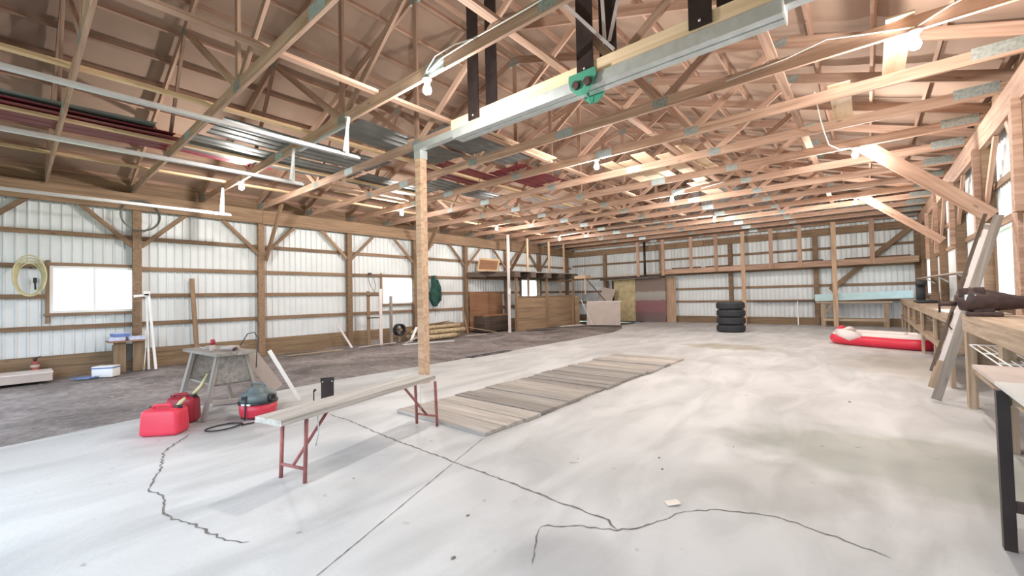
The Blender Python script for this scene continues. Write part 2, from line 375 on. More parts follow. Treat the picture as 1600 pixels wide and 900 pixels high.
WIN_L = [(0.45, 1.71, 1.16, 2.10), (7.85, 9.10, 1.14, 2.06), (15.15, 16.4, 1.25, 2.10)]
WIN_R = [(7.70, 9.20, 1.06, 2.14), (16.7, 18.6, 1.10, 2.25)]
# --- left wall
wr = thing('wall_right', (XR, 0, 0), 'right wall of white steel with heavy wooden posts', kind='structure')
wl = thing('wall_left', (XL, 0, ZD), 'left wall of white ribbed steel on wooden posts and rails', kind='structure')
sheets(wl, 'y', YF, YB, ZD, 4.04, XL, 1, WIN_L)
LP = [-0.73+2.46*k for k in range(9)]               # post positions
LP[8] = 18.95
for y in LP: block('post', wl, (-12.17, y, (ZD+3.36)/2), (0.13, 0.15, 3.36-ZD), M_frame)
for z in (2.75, 2.08, 1.49, 0.87):
    for y0, y1 in zip([YF]+LP, LP+[YB]):
        a, b2 = y0+0.075, y1-0.075
        if b2-a < 0.1: continue
        segs = [(a, b2)]
        for h in WIN_L:
            if h[2]-0.02 < z < h[3]+0.02:
                ns = []
                for s in segs:
                    if s[1] < h[0] or s[0] > h[1]: ns.append(s)
                    else: ns += [(s[0], h[0]-0.06), (h[1]+0.06, s[1])]
                segs = ns
        for s in segs:
            if s[1]-s[0] > 0.08: board('rail', wl, (-12.245, s[0], z), (-12.245, s[1], z), 0.04, 0.088, M_frame)
for y0, y1 in zip([YF]+LP, LP+[YB]):
    if y1-y0 > 0.3:
        board('skirt_board', wl, (-12.235, y0+0.075, 0.22), (-12.235, y1-0.075, 0.22), 0.04, 0.22, M_skirt)
        board('skirt_board', wl, (-12.232, y0+0.075, -0.01), (-12.232, y1-0.075, -0.01), 0.042, 0.23, M_skirt)
for y0, y1 in ((YF, 4.2), (4.2, 9.1), (9.1, 14.0), (14.0, YB)):
    board('top_beam', wl, (-12.07, y0+0.003, 3.515), (-12.07, y1-0.003, 3.515), 0.06, 0.35, M_frame)
for y0, y1 in ((YF, 4.2), (4.2, 9.1), (9.1, 14.0), (14.0, YB)):
    board('eave_board', wl, (-12.255, y0+0.003, 3.87), (-12.255, y1-0.003, 3.87), 0.03, 0.36, M_frame)
    board('eave_board', wr, (1.455, y0+0.003, 3.87), (1.455, y1-0.003, 3.87), 0.03, 0.36, M_frame)
for y in LP[:8]:
    for s in (-1, 1):
        board('knee_brace', wl, (-12.15, y+s*0.07, 2.56), (-12.15, y+s*0.87, 3.36), 0.04, 0.085, M_frame)
for y in (4.19, 9.15, 14.1):
    tag(board('diagonal_brace', None, (-12.10, y+0.10, 2.40), (-11.05, y+0.10, 3.74), 0.045, 0.14, M_frame), 'diagonal plank brace from left wall post up to truss, %s one' % {4.19: 'nearest', 9.15: 'middle', 14.1: 'farthest'}[y], 'brace', 'diagonal braces at the left wall')
# --- right wall
sheets(wr, 'y', YF, YB, 0.0, 4.04, XR, -1, WIN_R)
RP = [-0.73, 1.75, 4.6, 7.15, 9.36, 11.9, 14.4, 16.4, 18.95]
for y in RP:
    block('post', wr, (1.405, y, 1.68), (0.13, 0.17, 3.36), M_frame)
for z in (2.75, 2.2, 0.95, 0.3):
    for y0, y1 in zip([YF]+RP, RP+[YB]):
        a, b2 = y0+0.085, y1-0.085
        if b2-a < 0.1: continue
        if any(h[2]-0.02 < z < h[3]+0.02 and not (b2 < h[0] or a > h[1]) for h in WIN_R): continue
        board('rail', wr, (1.465, a, z), (1.465, b2, z), 0.04, 0.088, M_frame)
for y0, y1 in ((YF, 4.2), (4.2, 9.1), (9.1, 14.0), (14.0, YB)):
    board('top_beam', wr, (1.36, y0+0.003, 3.515), (1.36, y1-0.003, 3.515), 0.07, 0.35, M_truss)
for y in RP[2:8]:
    for s in (-1, 1):
        board('knee_brace', wr, (1.38, y+s*0.08, 2.55), (1.38, y+s*0.80, 3.36), 0.045, 0.10, M_truss)
    block('post', wr, (1.30, y+0.02, 2.75), (0.075, 0.14, 1.25), M_truss)
tag(board('diagonal_brace', None, (-0.06, 9.22, 3.78), (1.42, 9.22, 2.33), 0.045, 0.20, M_truss), 'wide diagonal plank brace from truss to right wall post, nearer one', 'brace', 'diagonal braces at the right wall')
tag(board('diagonal_brace', None, (-0.10, 14.285, 3.78), (1.40, 14.285, 2.42), 0.045, 0.17, M_truss), 'wide diagonal plank brace from truss to right wall post, farther one', 'brace', 'diagonal braces at the right wall')
block('window_post', wr, (1.33, 7.42, 1.55), (0.04, 0.26, 1.2), M_truss)
# --- back wall with its gable
def roofz(x): return 3.80+PITCH*(6.9-abs(x-XC))
wb = thing('wall_back', (XC, YB, 0), 'back wall of white ribbed steel with wooden rails', kind='structure')
sheets(wb, 'x', XL, XR, -0.08, lambda x: roofz(x)+0.235, YB, -1)
for x in (-10.2, -7.28, -4.38, -1.47, 1.30): block('post', wb, (x, 19.44, 1.78), (0.16, 0.13, 3.56), M_frame)
BX = [XL+0.05, -10.2, -7.28, -4.38, -1.47, 1.30]
for z in (0.92, 1.48, 2.15, 2.85):
    for a, b2 in zip(BX, BX[1:]): board('rail', wb, (a+0.08, 19.49, z), (b2-0.08, 19.49, z), 0.04, 0.088, M_frame)
for a, b2 in zip(BX, BX[1:]): board('skirt_board', wb, (a+0.08, 19.49, 0.13), (b2-0.08, 19.49, 0.13), 0.04, 0.30, M_skirt)
board('top_beam', wb, (XL+0.1, 19.36, 3.46), (-5.4, 19.36, 3.46), 0.05, 0.26, M_frame); board('top_beam', wb, (-5.39, 19.36, 3.46), (1.3, 19.36, 3.46), 0.05, 0.26, M_frame)
board('corner_brace', wb, (-1.05, 19.38, 1.30), (1.25, 19.38, 3.45), 0.04, 0.17, M_frame)
# --- front wall behind the viewer with its door openings
wf = thing('wall_front', (XC, YF, 0), 'front wall with open overhead doors', kind='structure')
for a, b2, z0 in ((XL, -10.7, ZD), (-10.7, -6.85, 3.1), (-6.85, -5.35, ZD), (-5.35, -1.55, 3.1), (-1.55, -0.9, ZD), (-0.9, 1.0, 3.1), (1.0, XR, ZD)):
    rib_sheet('steel_sheet', wf, 'x', a, b2, z0, lambda x: roofz(x)+0.235, YF, 1)
# --- windows
def window(name, y0, y1, z0, z1, xp, s, label):
    w = thing(name, (xp, (y0+y1)/2, z0), label, kind='structure'); f = 0.05
    X = xp+s*0.02
    for a, b2 in (((X, y0, z0+f/2), (X, y1, z0+f/2)), ((X, y0, z1-f/2), (X, y1, z1-f/2))): board('window_frame', w, a, b2, 0.07, f, M_white)
    for y in (y0+f/2, y1-f/2): board('window_frame', w, (X, y, z0+f), (X, y, z1-f), f, 0.07, M_white, (1, 0, 0))
    ym = (y0+y1)/2; board('mullion', w, (X, ym, z0+f), (X, ym, z1-f), 0.035, 0.05, M_white, (1, 0, 0))
    for a, b2 in ((y0+f, ym-0.018), (ym+0.018, y1-f)): board('pane', w, (X, a, (z0+z1)/2), (X, b2, (z0+z1)/2), 0.006, z1-z0-2*f, M_glass)
    board('sill', w, (xp+s*0.07, y0-0.08, z0-0.03), (xp+s*0.07, y1+0.08, z0-0.03), 0.06, 0.05, M_frame)
    for y in (y0-0.03, y1+0.03): board('jamb', w, (xp+s*0.05, y, z0-0.2), (xp+s*0.05, y, z1+0.1), 0.055, 0.04, M_frame, (1, 0, 0))
    board('head_board', w, (xp+s*0.055, y0-0.05, z1+0.03), (xp+s*0.055, y1+0.05, z1+0.03), 0.04, 0.06, M_frame)
window('window_1', *WIN_L[0], XL, 1, 'bright slider window in left wall nearest the viewer')
window('window_2', *WIN_L[1], XL, 1, 'bright window in left wall beside the green jacket')
window('window_3', *WIN_L[2], XL, 1, 'bright window in left wall behind the stall partition')
window('window_4', *WIN_R[0], XR, -1, 'bright window in right wall above the vise')
window('window_5', *WIN_R[1], XR, -1, 'bright window in right wall near the back corner')

# --- roof: sheathing bays and purlins
roof = thing('ceiling', (XC, 0, ZT), 'tan sheathed roof underside with purlins', kind='structure')
TY = [0.40+1.25*k for k in range(-1, 16)]
COS = math.cos(math.atan(PITCH))
NP = 12
for s in (-1, 1):
    for k in range(NP):
        d = 0.12+k*0.605                              # distance from the eave
        x = XC+s*(6.9-d); z = 3.80+PITCH*d+0.148+0.045
        nrm = V((s*PITCH, 0, 1)).normalized()
        for y0, y1 in ((YF, 4.15), (4.15, 9.15), (9.15, 14.15), (14.15, YB)):
            board('purlin', roof, (x, y0+0.004, z), (x, y1-0.004, z), 0.038, 0.089, M_truss, nrm)
    for y0, y1 in zip([YF]+TY[1:], TY[1:]+[YB]):
        if y1-y0 < 0.1: continue
        bm = bmesh.new(); g = []; n = NP*4; o = org(roof)
        for i in range(n+1):
            d = -0.15+(7.05)*i/n; ph = ((d-0.12)/0.605) % 1.0; row = []
            for j in range(5):
                v = j/4; sag = 0.05*math.sin(math.pi*ph)*(0.35+0.65*math.sin(math.pi*v))*(0.6+0.8*abs(noise.noise(V((s*9+d*2, (y0+(y1-y0)*v)*0.9, 1)))))
                row.append(bm.verts.new(V((XC+s*(6.9-d), y0+(y1-y0)*v, 3.80+PITCH*d+0.148+0.092-sag*0.8))-o))
            g.append(row)
        for i in range(n):
            for j in range(4): bm.faces.new((g[i][j], g[i][j+1], g[i+1][j+1], g[i+1][j]))
        from_bm('roof_panel', bm, M_sheath, roof, None, True)

# ================================================================== TRUSSES
def make_truss():
    t = thing('roof_truss', (XC, 0, ZT))
    Z0 = ZT+0.07
    chords = [board('bottom_chord', t, (a, 0, Z0), (b2, 0, Z0), 0.038, 0.14, M_truss) for a, b2 in ((XL+0.02, -7.53), (-7.53, -3.45), (-3.45, XR-0.02))]
    for s in (-1, 1):
        tch = board('top_chord', t, (XC+s*7.0, 0, 3.80+PITCH*-0.1+0.074), (XC, 0, 3.80+PITCH*6.9+0.074), 0.038, 0.14, M_truss)
        tz = lambda d: 3.80+PITCH*d+0.06
        P = {'b0': (XC, 0, Z0), 'b1': (XC+s*3.45, 0, Z0), 't1': (XC+s*(6.9-2.3), 0, tz(2.3)), 't2': (XC+s*(6.9-4.6), 0, tz(4.6))}
        for a, b2 in (('b1', 't1'), ('b1', 't2'), ('b0', 't2')): board('web', t, P[a], P[b2], 0.036, 0.089, M_truss)
        for k in ('b1', 't1', 't2'):
            p = P[k]; nest(block('gusset_plate', t, p, (0.20, 0.044, 0.11), M_gusset), (chords[0] if s < 0 else chords[2]) if k == 'b1' else tch)
        x = -7.53 if s < 0 else -3.45
        nest(block('splice_plate', t, (x, 0, Z0), (0.30, 0.045, 0.12), M_splice), chords[1])
        nest(block('gusset_plate', t, (XC+s*6.55, 0, Z0+0.03), (0.40, 0.044, 0.13), M_gusset), chords[0] if s < 0 else chords[2])
    board('king_post', t, (XC, 0, Z0+0.07), (XC, 0, 3.80+PITCH*6.9), 0.036, 0.089, M_truss, (1, 0, 0))
    block('gusset_plate', t, (XC, 0, Z0), (0.20, 0.045, 0.12), M_gusset); block('gusset_plate', t, (XC, 0, 3.80+PITCH*6.9+0.02), (0.24, 0.044, 0.14), M_gusset)
    return t
ORD = ['first', 'second', 'third', 'fourth', 'fifth', 'sixth', 'seventh', 'eighth', 'ninth', 'tenth', 'eleventh', 'twelfth', 'thirteenth', 'fourteenth', 'fifteenth', 'sixteenth', 'seventeenth']
proto = make_truss()
for i, y in enumerate(TY):
    t = proto if i == 0 else copy_tree(proto)
    t.location.y = y
    lab = 'pine roof truss above and behind the viewer' if i == 0 else 'pine roof truss with steel plates, %s one counted from the viewer' % ORD[i-1]
    tag(t, lab, 'truss', 'pine roof trusses')
# long runner boards on top of the bottom chords
def runner(x, y0, y1, label, mat=M_truss, z=ZT+0.16, w=0.089, t=0.038):
    o = board('runner_board', None, (x, y0, z), (x, y1, z), w, t, mat); return tag(o, label, 'board', 'runner boards over the trusses')
for x, nm in ((-10.3, 'nearest the left wall'), (-8.35, 'under the maroon sheets'), (-6.4, 'left of the middle'), (-4.55, 'right of the wooden post'), (-2.55, 'left of the trolley'), (-0.72, 'on the right side near the workbench')):
    for a, b2, wh in ((-1.2, 6.5, 'near half'), (6.52, 19.1, 'far half')):
        runner(x, a, b2, 'long pine runner board across the trusses %s, %s' % (nm, wh), M_yellow if x < -6 else M_truss)
# ================================================================== BULBS
def make_bulb():
    t = thing('ceiling_bulb', (0, 0, ZT))
    lathe('socket', t, [(0.055, 0.0), (0.055, -0.012), (0.034, -0.03), (0.03, -0.055)], M_white, seg=16)
    lathe('bulb', t, [(0.018, -0.055), (0.03, -0.075), (0.045, -0.105), (0.048, -0.13), (0.036, -0.16), (0.012, -0.172)], M_bulb, seg=16)
    ld = bpy.data.lights.new('bulb_light', 'POINT'); ld.energy = BULB_W; ld.color = (1.0, 0.955, 0.90); ld.shadow_soft_size = 0.05
    lo = bpy.data.objects.new('bulb_light', ld); C.objects.link(lo); lo.parent = t; lo.location = (0, 0, -0.24)
    return t
BULBS = [(-3.6, 2.9, 'nearest bulb, left of the hoist rail'), (-3.6, 6.65, 'bulb in the middle row below the green trolley'), (-3.6, 10.4, 'third bulb of the middle row'), (-3.6, 14.15, 'farthest bulb of the middle row'),
         (-9.4, 2.9, 'bulb of the left row above the silver tracks'), (-9.4, 6.65, 'bulb of the left row left of the wooden post'), (-9.4, 10.4, 'bulb of the left row above the white pole'), (-9.4, 14.15, 'farthest bulb of the left row'),
         (0.40, 5.4, 'nearest bulb of the right row at the top right'), (-0.10, 9.15, 'bulb at the upper end of the near diagonal brace'), (-0.18, 14.15, 'bulb at the upper end of the far diagonal brace')]
pb = make_bulb()
for i, (x, y, lab) in enumerate(BULBS):
    t = pb if i == 0 else copy_tree(pb)
    t.location = (x, y, ZT); tag(t, 'lit round '+lab, 'light bulb', 'bare bulbs under the trusses')
# white cables
def cable(pts, label, r=0.007):
    return tag(tube('electric_cable', None, pts, r, M_cable, 6), label, 'cable', 'white electric cables')
cable([(-3.62, 2.865, 3.71), (-3.3, 2.86, 3.79), (-2.9, 2.86, 3.80), (-2.2, 2.86, 3.79), (-1.5, 2.86, 3.8)], 'white cable stapled along the truss beside the nearest bulb')
cable([(-3.62, 2.86, 3.70), (-3.4, 2.85, 3.84), (-3.1, 2.86, 3.85), (-2.8, 2.86, 3.79)], 'looping white cable above the nearest bulb')
cable([(0.40, 5.36, 3.71), (0.1, 5.36, 3.78), (-0.25, 5.35, 3.86), (-0.6, 5.36, 3.80), (-1.2, 5.36, 3.76)], 'white cable looping left of the top right bulb')
cable([(0.42, 5.36, 3.71), (0.62, 5.35, 3.80), (0.9, 5.36, 3.88), (0.86, 5.33, 4.02), (0.65, 5.33, 4.05)], 'white cable looping right of the top right bulb')
cable([(-0.45, 6.62, 3.84), (-0.44, 7.3, 3.70), (-0.43, 7.86, 3.66), (-0.42, 8.6, 3.68), (-0.3, 9.1, 3.70), (-0.12, 9.14, 3.70)], 'white cable hanging between trusses above the near diagonal brace')
cable([(-3.6, 10.36, 3.71), (-3.2, 10.36, 3.80), (-2.6, 10.36, 3.86), (-2.4, 10.36, 3.8), (-2.9, 10.36, 3.74)], 'white cable beside the third middle bulb')
cable([(-9.4, 14.1, 3.7), (-7.5, 14.1, 3.74), (-5.5, 14.1, 3.72), (-3.6, 14.1, 3.71)], 'white cable running between the farthest left and middle bulbs')
# ================================================================== HOIST RAIL, POST, TROLLEY
YH = 4.10
t = thing('support_post', (-5.28, YH, 0), 'tall square wooden post standing in the middle of the slab', 'post')
block('shaft', t, (-5.28, YH, 1.80), (0.125, 0.125, 3.60), M_post)
block('cap_bracket', t, (-5.28, YH, 3.532), (0.15, 0.14, 0.13), M_galv)
t = thing('hoist_rail', (-2.9, YH, 3.50), 'grey steel hoist rail with plank above the trolley', 'rail')
YR = YH-0.02
CB0, CB1 = V((-2.55, 3.95, 4.62)), V((-1.94, 4.0, 3.84))
def rail_profile(name, x0, x1, pts, mat):
    bm = bmesh.new(); o = org(t); A = [bm.verts.new(V((x0, YR+y, z))-o) for y, z in pts]; B = [bm.verts.new(V((x1, YR+y, z))-o) for y, z in pts]
    n = len(pts)
    for i in range(n): bm.faces.new((A[i], A[(i+1) % n], B[(i+1) % n], B[i]))
    bm.faces.new(A); bm.faces.new(B[::-1]); return from_bm(name, bm, mat, t)
rail_profile('box_channel', -4.40, -0.46, [(-0.10, 3.54), (-0.10, 3.66), (-0.085, 3.665), (-0.06, 3.69), (0.06, 3.69), (0.10, 3.66), (0.10, 3.54), (0.012, 3.54), (0.012, 3.555), (-0.012, 3.555), (-0.012, 3.54)], M_galv)
rail_profile('end_channel', -5.36, -4.40, [(-0.05, 3.60), (-0.05, 3.70), (0.05, 3.70), (0.05, 3.60)], M_galv)
rail_profile('outer_channel', -0.46, 1.3, [(-0.05, 3.62), (-0.05, 3.70), (0.05, 3.70), (0.05, 3.62)], M_galv)
block('end_cap', t, (-0.455, YR, 3.62), (0.012, 0.24, 0.17), M_white)
board('plank', t, (-4.48, YR-0.03, 3.76), (-0.5, YR-0.03, 3.76), 0.05, 0.14, M_osb)
for x in (-4.0, -2.28, -1.09):
    for dy in (-0.075, 0.06):
        s = board('hanger_strap', t, (x if dy < 0 else x+0.21, YR+dy, 3.71), (x if dy < 0 else x+0.21, YR+dy, 5.35 if x < -3 else 4.95), 0.20, 0.014, M_black, (0, 1, 0))
        nest(lathe('bolt', t, [(0.014, 0), (0.014, 0.012), (0.006, 0.016)], M_silver, (x if dy < 0 else x+0.16, YR-0.083, 3.76), 8, Matrix.Rotation(math.pi/2, 4, 'X'), local=False), s) if dy < 0 else None
board('cross_bar', t, CB0, CB1, 0.035, 0.05, M_silver, (0, -1, 0))
board('perforated_strap', t, (-2.0, YR-0.05, 3.96), (-1.78, YR-0.05, 4.75), 0.04, 0.006, M_silver, (0, 1, 0))
board('perforated_strap', t, (-2.05, YR-0.05, 3.96), (-2.08, YR-0.05, 4.75), 0.04, 0.006, M_silver, (0, 1, 0))
t = thing('beam_trolley', (-2.28, YR, 3.40), 'green painted hoist trolley clamped on the rail', 'trolley')
def plate(name, ang, dy):
    bm = bmesh.new(); pts = [(-0.16, 0.13), (0.16, 0.13), (0.17, 0.06), (0.10, -0.06), (0.03, -0.12), (-0.06, -0.11), (-0.15, -0.02), (-0.17, 0.07)]
    A = [bm.verts.new((x, -0.006, z)) for x, z in pts]; B = [bm.verts.new((x, 0.006, z)) for x, z in pts]; n = len(pts)
    for i in range(n): bm.faces.new((A[i], A[(i+1) % n], B[(i+1) % n], B[i]))
    bm.faces.new(A); bm.faces.new(B[::-1])
    return from_bm(name, bm, M_green, t, Matrix.Translation((0, dy, 0.17)) @ Matrix.Rotation(ang, 4, 'X'))
plate('side_plate', 0.10, -0.135); plate('side_plate', -0.10, 0.135)
for dx in (-0.07, 0.07):
    lathe('wheel', t, [(0.035, -0.02), (0.045, -0.02), (0.045, 0.02), (0.035, 0.02)], M_rust, (dx, -0.155, 0.17), 12, Matrix.Rotation(math.pi/2, 4, 'X'))
tube('hook', t, [(0.02, -0.06, 0.10), (0.02, -0.04, 0.03), (0.03, 0.0, 0.0), (0.03, 0.04, 0.03), (0.02, 0.06, 0.10)], 0.012, M_green, 8, local=True)
# ================================================================== OVERHEAD DOOR TRACKS
def track(x, z, y1, label):
    t = thing('door_track', (x, 1.0, z), label, 'door track', 'silver overhead door tracks')
    bm = bmesh.new(); pts = [(-0.022, 0.03), (-0.03, 0.03), (-0.03, -0.03), (0.03, -0.03), (0.03, 0.0), (0.022, 0.0), (0.022, -0.022), (-0.022, -0.022)]
    A = [bm.verts.new((a, -2.0, c)) for a, c in pts]; B = [bm.verts.new((a, y1-1.0, c)) for a, c in pts]; n = len(pts)
    for i in range(n): bm.faces.new((A[i], A[(i+1) % n], B[(i+1) % n], B[i]))
    from_bm('rail', bm, M_silver, t)
    for y in (2.86,):
        board('hanger', t, (x+0.032, y, z), (x+0.032, y, ZT+0.05), 0.05, 0.004, M_galv, (1, 0, 0))
    board('hanger', t, (x+0.032, 2.82, z+0.02), (x+0.12, 2.84, ZT+0.02), 0.04, 0.004, M_galv, (1, 0, 0))
track(-5.27, 3.25, 3.05, 'silver door track highest of the three, ending left of the wooden post')
track(-6.95, 3.20, 3.03, 'silver door track in the middle of the three')
track(-10.45, 3.19, 3.02, 'silver door track lowest of the three, close to the left wall')
board('angle_bar', None, (-6.78, 2.90, ZT-0.018), (-5.32, 2.90, ZT-0.018), 0.04, 0.035, M_galv)
tag(bpy.data.objects['angle_bar'], 'grey angle bar under the truss holding the track hangers', 'bar')
# ================================================================== SHEETS AND BOARDS LYING ON THE TRUSSES
def metal_sheet(x0, x1, y0, y1, z, mat, label, rz=0.0, group='metal roofing sheets stored on the trusses'):
    bm = bmesh.new(); n = int((x1-x0)/0.05); g = []; cx, cy = (x0+x1)/2, (y0+y1)/2
    for i in range(n+1):
        x = x0-cx+(x1-x0)*i/n; zz = 0.010 if i % 4 in (1,) else 0.0
        g.append([bm.verts.new((x, yy, zz-0.02*math.sin(math.pi*(yy+cy-y0)/(y1-y0)))) for yy in (y0-cy, -(y1-y0)/6, (y1-y0)/6, y1-cy)])
    for i in range(n):
        for j in range(3): bm.faces.new((g[i][j], g[i+1][j], g[i+1][j+1], g[i][j+1]))
    o = from_bm('metal_sheet', bm, mat, None, Matrix.Translation((cx, cy, z)) @ Matrix.Rotation(rz, 4, 'Z'))
    return tag(o, label, 'metal sheet', group)
ZS = ZT+0.205
metal_sheet(-9.0, -8.15, -1.0, 1.72, ZS, M_maroon, 'maroon ribbed sheet at the far left, lowest in its pile')
metal_sheet(-8.9, -8.05, -1.1, 1.60, ZS+0.03, M_maroon, 'maroon ribbed sheet at the far left, upper in its pile', 0.02)
metal_sheet(-8.35, -7.9, -1.1, 1.35, ZS+0.06, M_greysheet, 'pale edged grey sheet on the far left maroon pile', -0.02)
metal_sheet(-8.7, -7.8, 1.75, 4.6, ZS, M_greysheet, 'grey ribbed sheet left of the wooden post, outer one')
metal_sheet(-7.7, -6.85, 1.9, 4.65, ZS+0.01, M_greysheet, 'grey ribbed sheet behind the highest silver track', 0.02)
metal_sheet(-9.0, -8.2, 1.8, 3.3, ZS+0.03, M_maroon, 'small maroon sheet edge under the grey sheets', 0.0)
metal_sheet(-6.3, -5.5, 3.2, 5.3, ZS, M_greysheet, 'grey shiny sheet directly left of the post top', 0.02)
metal_sheet(-8.7, -7.8, 4.7, 6.6, ZS, M_greysheet, 'grey ribbed sheet over the left row bulb', 0.0)
metal_sheet(-5.45, -4.7, 4.2, 6.3, ZS+0.02, M_greysheet, 'grey sheet right of the post top')
metal_sheet(-6.9, -6.0, 5.3, 7.3, ZS, M_maroon, 'maroon sheet seen right of the post, nearer one')
metal_sheet(-6.0, -5.1, 6.4, 8.6, ZS, M_maroon, 'maroon sheet right of the post, farther one')
metal_sheet(-7.75, -7.05, 6.0, 8.2, ZS+0.01, M_greysheet, 'grey sheet beyond the wooden post on the trusses')
metal_sheet(-7.0, -6.2, 8.8, 11.0, ZS+0.01, M_boatwhite, 'pale pinkish sheet far along the trusses')
k = 0
for x, y0, y1, rz, w, nm in ((-9.6, 4.9, 7.2, 0.03, 0.09, 'thin pale board over the left wall beam, outer'), (-9.2, 4.4, 6.9, -0.02, 0.12, 'thin pale board over the left wall beam, inner'), (-4.55, 4.3, 6.6, 0.03, 0.15, 'rough pale board to the right of the post top'),
                            (-3.9, 7.6, 9.4, 0.04, 0.28, 'wide chipboard offcut above the middle bulb, first'), (-3.55, 7.7, 9.9, 0.02, 0.28, 'wide chipboard offcut above the middle bulb, second'), (-3.2, 7.5, 9.6, -0.05, 0.28, 'wide chipboard offcut above the middle bulb, third'),
                            (-2.85, 7.8, 10.2, 0.0, 0.26, 'wide chipboard offcut above the middle bulb, fourth'), (-2.5, 7.6, 9.8, 0.05, 0.22, 'wide chipboard offcut above the middle bulb, fifth'), (-3.0, 10.25, 12.6, 0.03, 0.4, 'large chipboard sheet beyond the middle bulb'),
                            (-5.9, 9.5, 12.0, 0.0, 0.2, 'pale board lying across far trusses left of centre'), (-0.2, 6.55, 8.0, 0.0, 0.22, 'chipboard offcut on the trusses at the right'), (0.3, 5.3, 6.75, 0.0, 0.2, 'chipboard offcut beside the top right bulb')):
    zb = ZT+0.15 if k >= 10 else ZS+0.02*(k % 2); o = board('loose_board', None, (x, y0, zb), (x+rz*(y1-y0), y1, zb), w, 0.018, M_osb); k += 1
    tag(o, nm, 'board', 'loose boards stored on the trusses')

# ================================================================== PIT COVER
t = thing('pit_cover', (-3.46, 5.6, 0), 'strip of loose grey planks covering the pit in the slab', 'pit cover')
y = 2.83; i = 0
while y < 8.38:
    w = random.choice((0.19, 0.24, 0.28, 0.30, 0.24)); w = min(w, 8.42-y)
    if w > 0.06:
        dz = random.uniform(-0.004, 0.02); gap = random.choice((0.008, 0.012, 0.035, 0.012))
        board('plank', t, (-4.15+random.uniform(-0.03, 0.03), y+w/2, 0.012+dz), (-2.76+random.uniform(-0.02, 0.03), y+w/2+random.uniform(-0.01, 0.01), 0.012+dz), w-gap, 0.034, M_plank)
    y += w; i += 1
# ================================================================== PLANK BENCH
t = thing('plank_bench', (-3.4, 1.95, 0), 'long grey plank resting on two folding red metal legs', 'bench')
top0, top1 = V((-3.02, 1.08, 0.475)), V((-3.50, 2.78, 0.475))
board('plank', t, (-3.18, 1.13, 0.475), (-3.60, 2.80, 0.475), 0.28, 0.04, M_benchplank)
dx = (top1-top0).normalized(); sd = V((dx.y, -dx.x, 0))
for c, s in ((V((-3.23, 1.31, 0)), 1), (V((-3.51, 2.75, 0)), -1)):
    a, b2 = c-sd*0.125, c+sd*0.125
    for p in (a, b2):
        tube('leg', t, [p, p+V((0, 0, 0.455))+dx*s*0.02], 0.015, M_redmetal, 8)
    tube('cross_bar', t, [a+V((0, 0, 0.10)), b2+V((0, 0, 0.10))], 0.011, M_redmetal, 6)
    tube('diagonal_brace', t, [c+V((0, 0, 0.10)), c+dx*s*0.34+V((0, 0, 0.44))], 0.012, M_redmetal, 6)
    tube('pull_chain', t, [c+dx*s*0.17+sd*0.06+V((0, 0, 0.44)), c+dx*s*0.18+sd*0.06+V((0, 0, 0.30)), c+dx*s*0.16+sd*0.05+V((0, 0, 0.20))], 0.004, M_galv, 5)
# ================================================================== STEPPED SAWHORSE AND WHAT LIES ON IT
t = thing('sawhorse', (-6.02, 1.60, 0), 'grey weathered wooden work stand with splayed legs on the slab edge', 'work stand', rz=math.radians(4))
HX, HY, HZ = 0.52, 0.21, 0.72
board('top', t, (-HX, -0.105, HZ), (HX, -0.105, HZ), 0.205, 0.035, M_grey, local=True); board('top', t, (-HX, 0.105, HZ-0.003), (HX, 0.105, HZ-0.003), 0.205, 0.035, M_grey, local=True)
for sx in (-1, 1):
    for sy in (-1, 1):
        board('leg', t, (sx*0.38, sy*0.14, HZ-0.02), (sx*0.42, sy*0.29, 0.012), 0.07, 0.036, M_grey, (0, 1, 0), local=True)
    bm = bmesh.new(); o = sx*0.40
    A = [bm.verts.new((o-0.012, yy, zz)) for yy, zz in ((-0.14, HZ-0.02), (0.14, HZ-0.02), (0.20, 0.38), (-0.20, 0.38))]; B = [bm.verts.new((o+0.012, v.co.y, v.co.z)) for v in A]
    for k in range(4): bm.faces.new((A[k], A[(k+1) % 4], B[(k+1) % 4], B[k]))
    bm.faces.new(A); bm.faces.new(B[::-1]); from_bm('end_panel', bm, M_grey, t)
board('shelf', t, (-0.39, 0, 0.37), (0.39, 0, 0.37), 0.36, 0.02, M_grey, local=True)
def onstand(lx, ly, z=HZ+0.018):
    a = math.radians(4); return V((-6.02+lx*math.cos(a)-ly*math.sin(a), 1.60+lx*math.sin(a)+ly*math.cos(a), z))
t = thing('spray_bottle', onstand(0.12, -0.10), 'small red capped bottle standing on the work stand', 'bottle')
lathe('body', t, [(0.03, 0), (0.032, 0.01), (0.032, 0.05), (0.018, 0.07)], M_palep, seg=14); lathe('cap', t, [(0.024, 0.07), (0.026, 0.10), (0.022, 0.13), (0.006, 0.135)], M_redcan2, seg=14)
c = onstand(0.25, 0.10)
tag(tube('black_cord', None, [c, c+V((0.0, 0.05, 0.06)), c+V((0.06, 0.10, 0.18)), c+V((0.16, 0.14, 0.20)), c+V((0.26, 0.15, 0.12)), c+V((0.30, 0.12, 0.01)), c+V((0.33, 0.10, -0.2))], 0.006, M_blackp, 6), 'black cord arching over the work stand top', 'cord')
t = thing('hand_drill', onstand(0.30, 0.02), 'old brown power tool lying on the work stand', 'tool', rz=0.7)
tube('body', t, [(-0.11, 0, 0.03), (0.0, 0, 0.032), (0.09, 0, 0.03)], [0.02, 0.032, 0.028], M_palep, 10, local=True); tube('handle', t, [(0.07, 0, 0.03), (0.10, -0.09, 0.022)], 0.018, M_rust, 8, local=True)
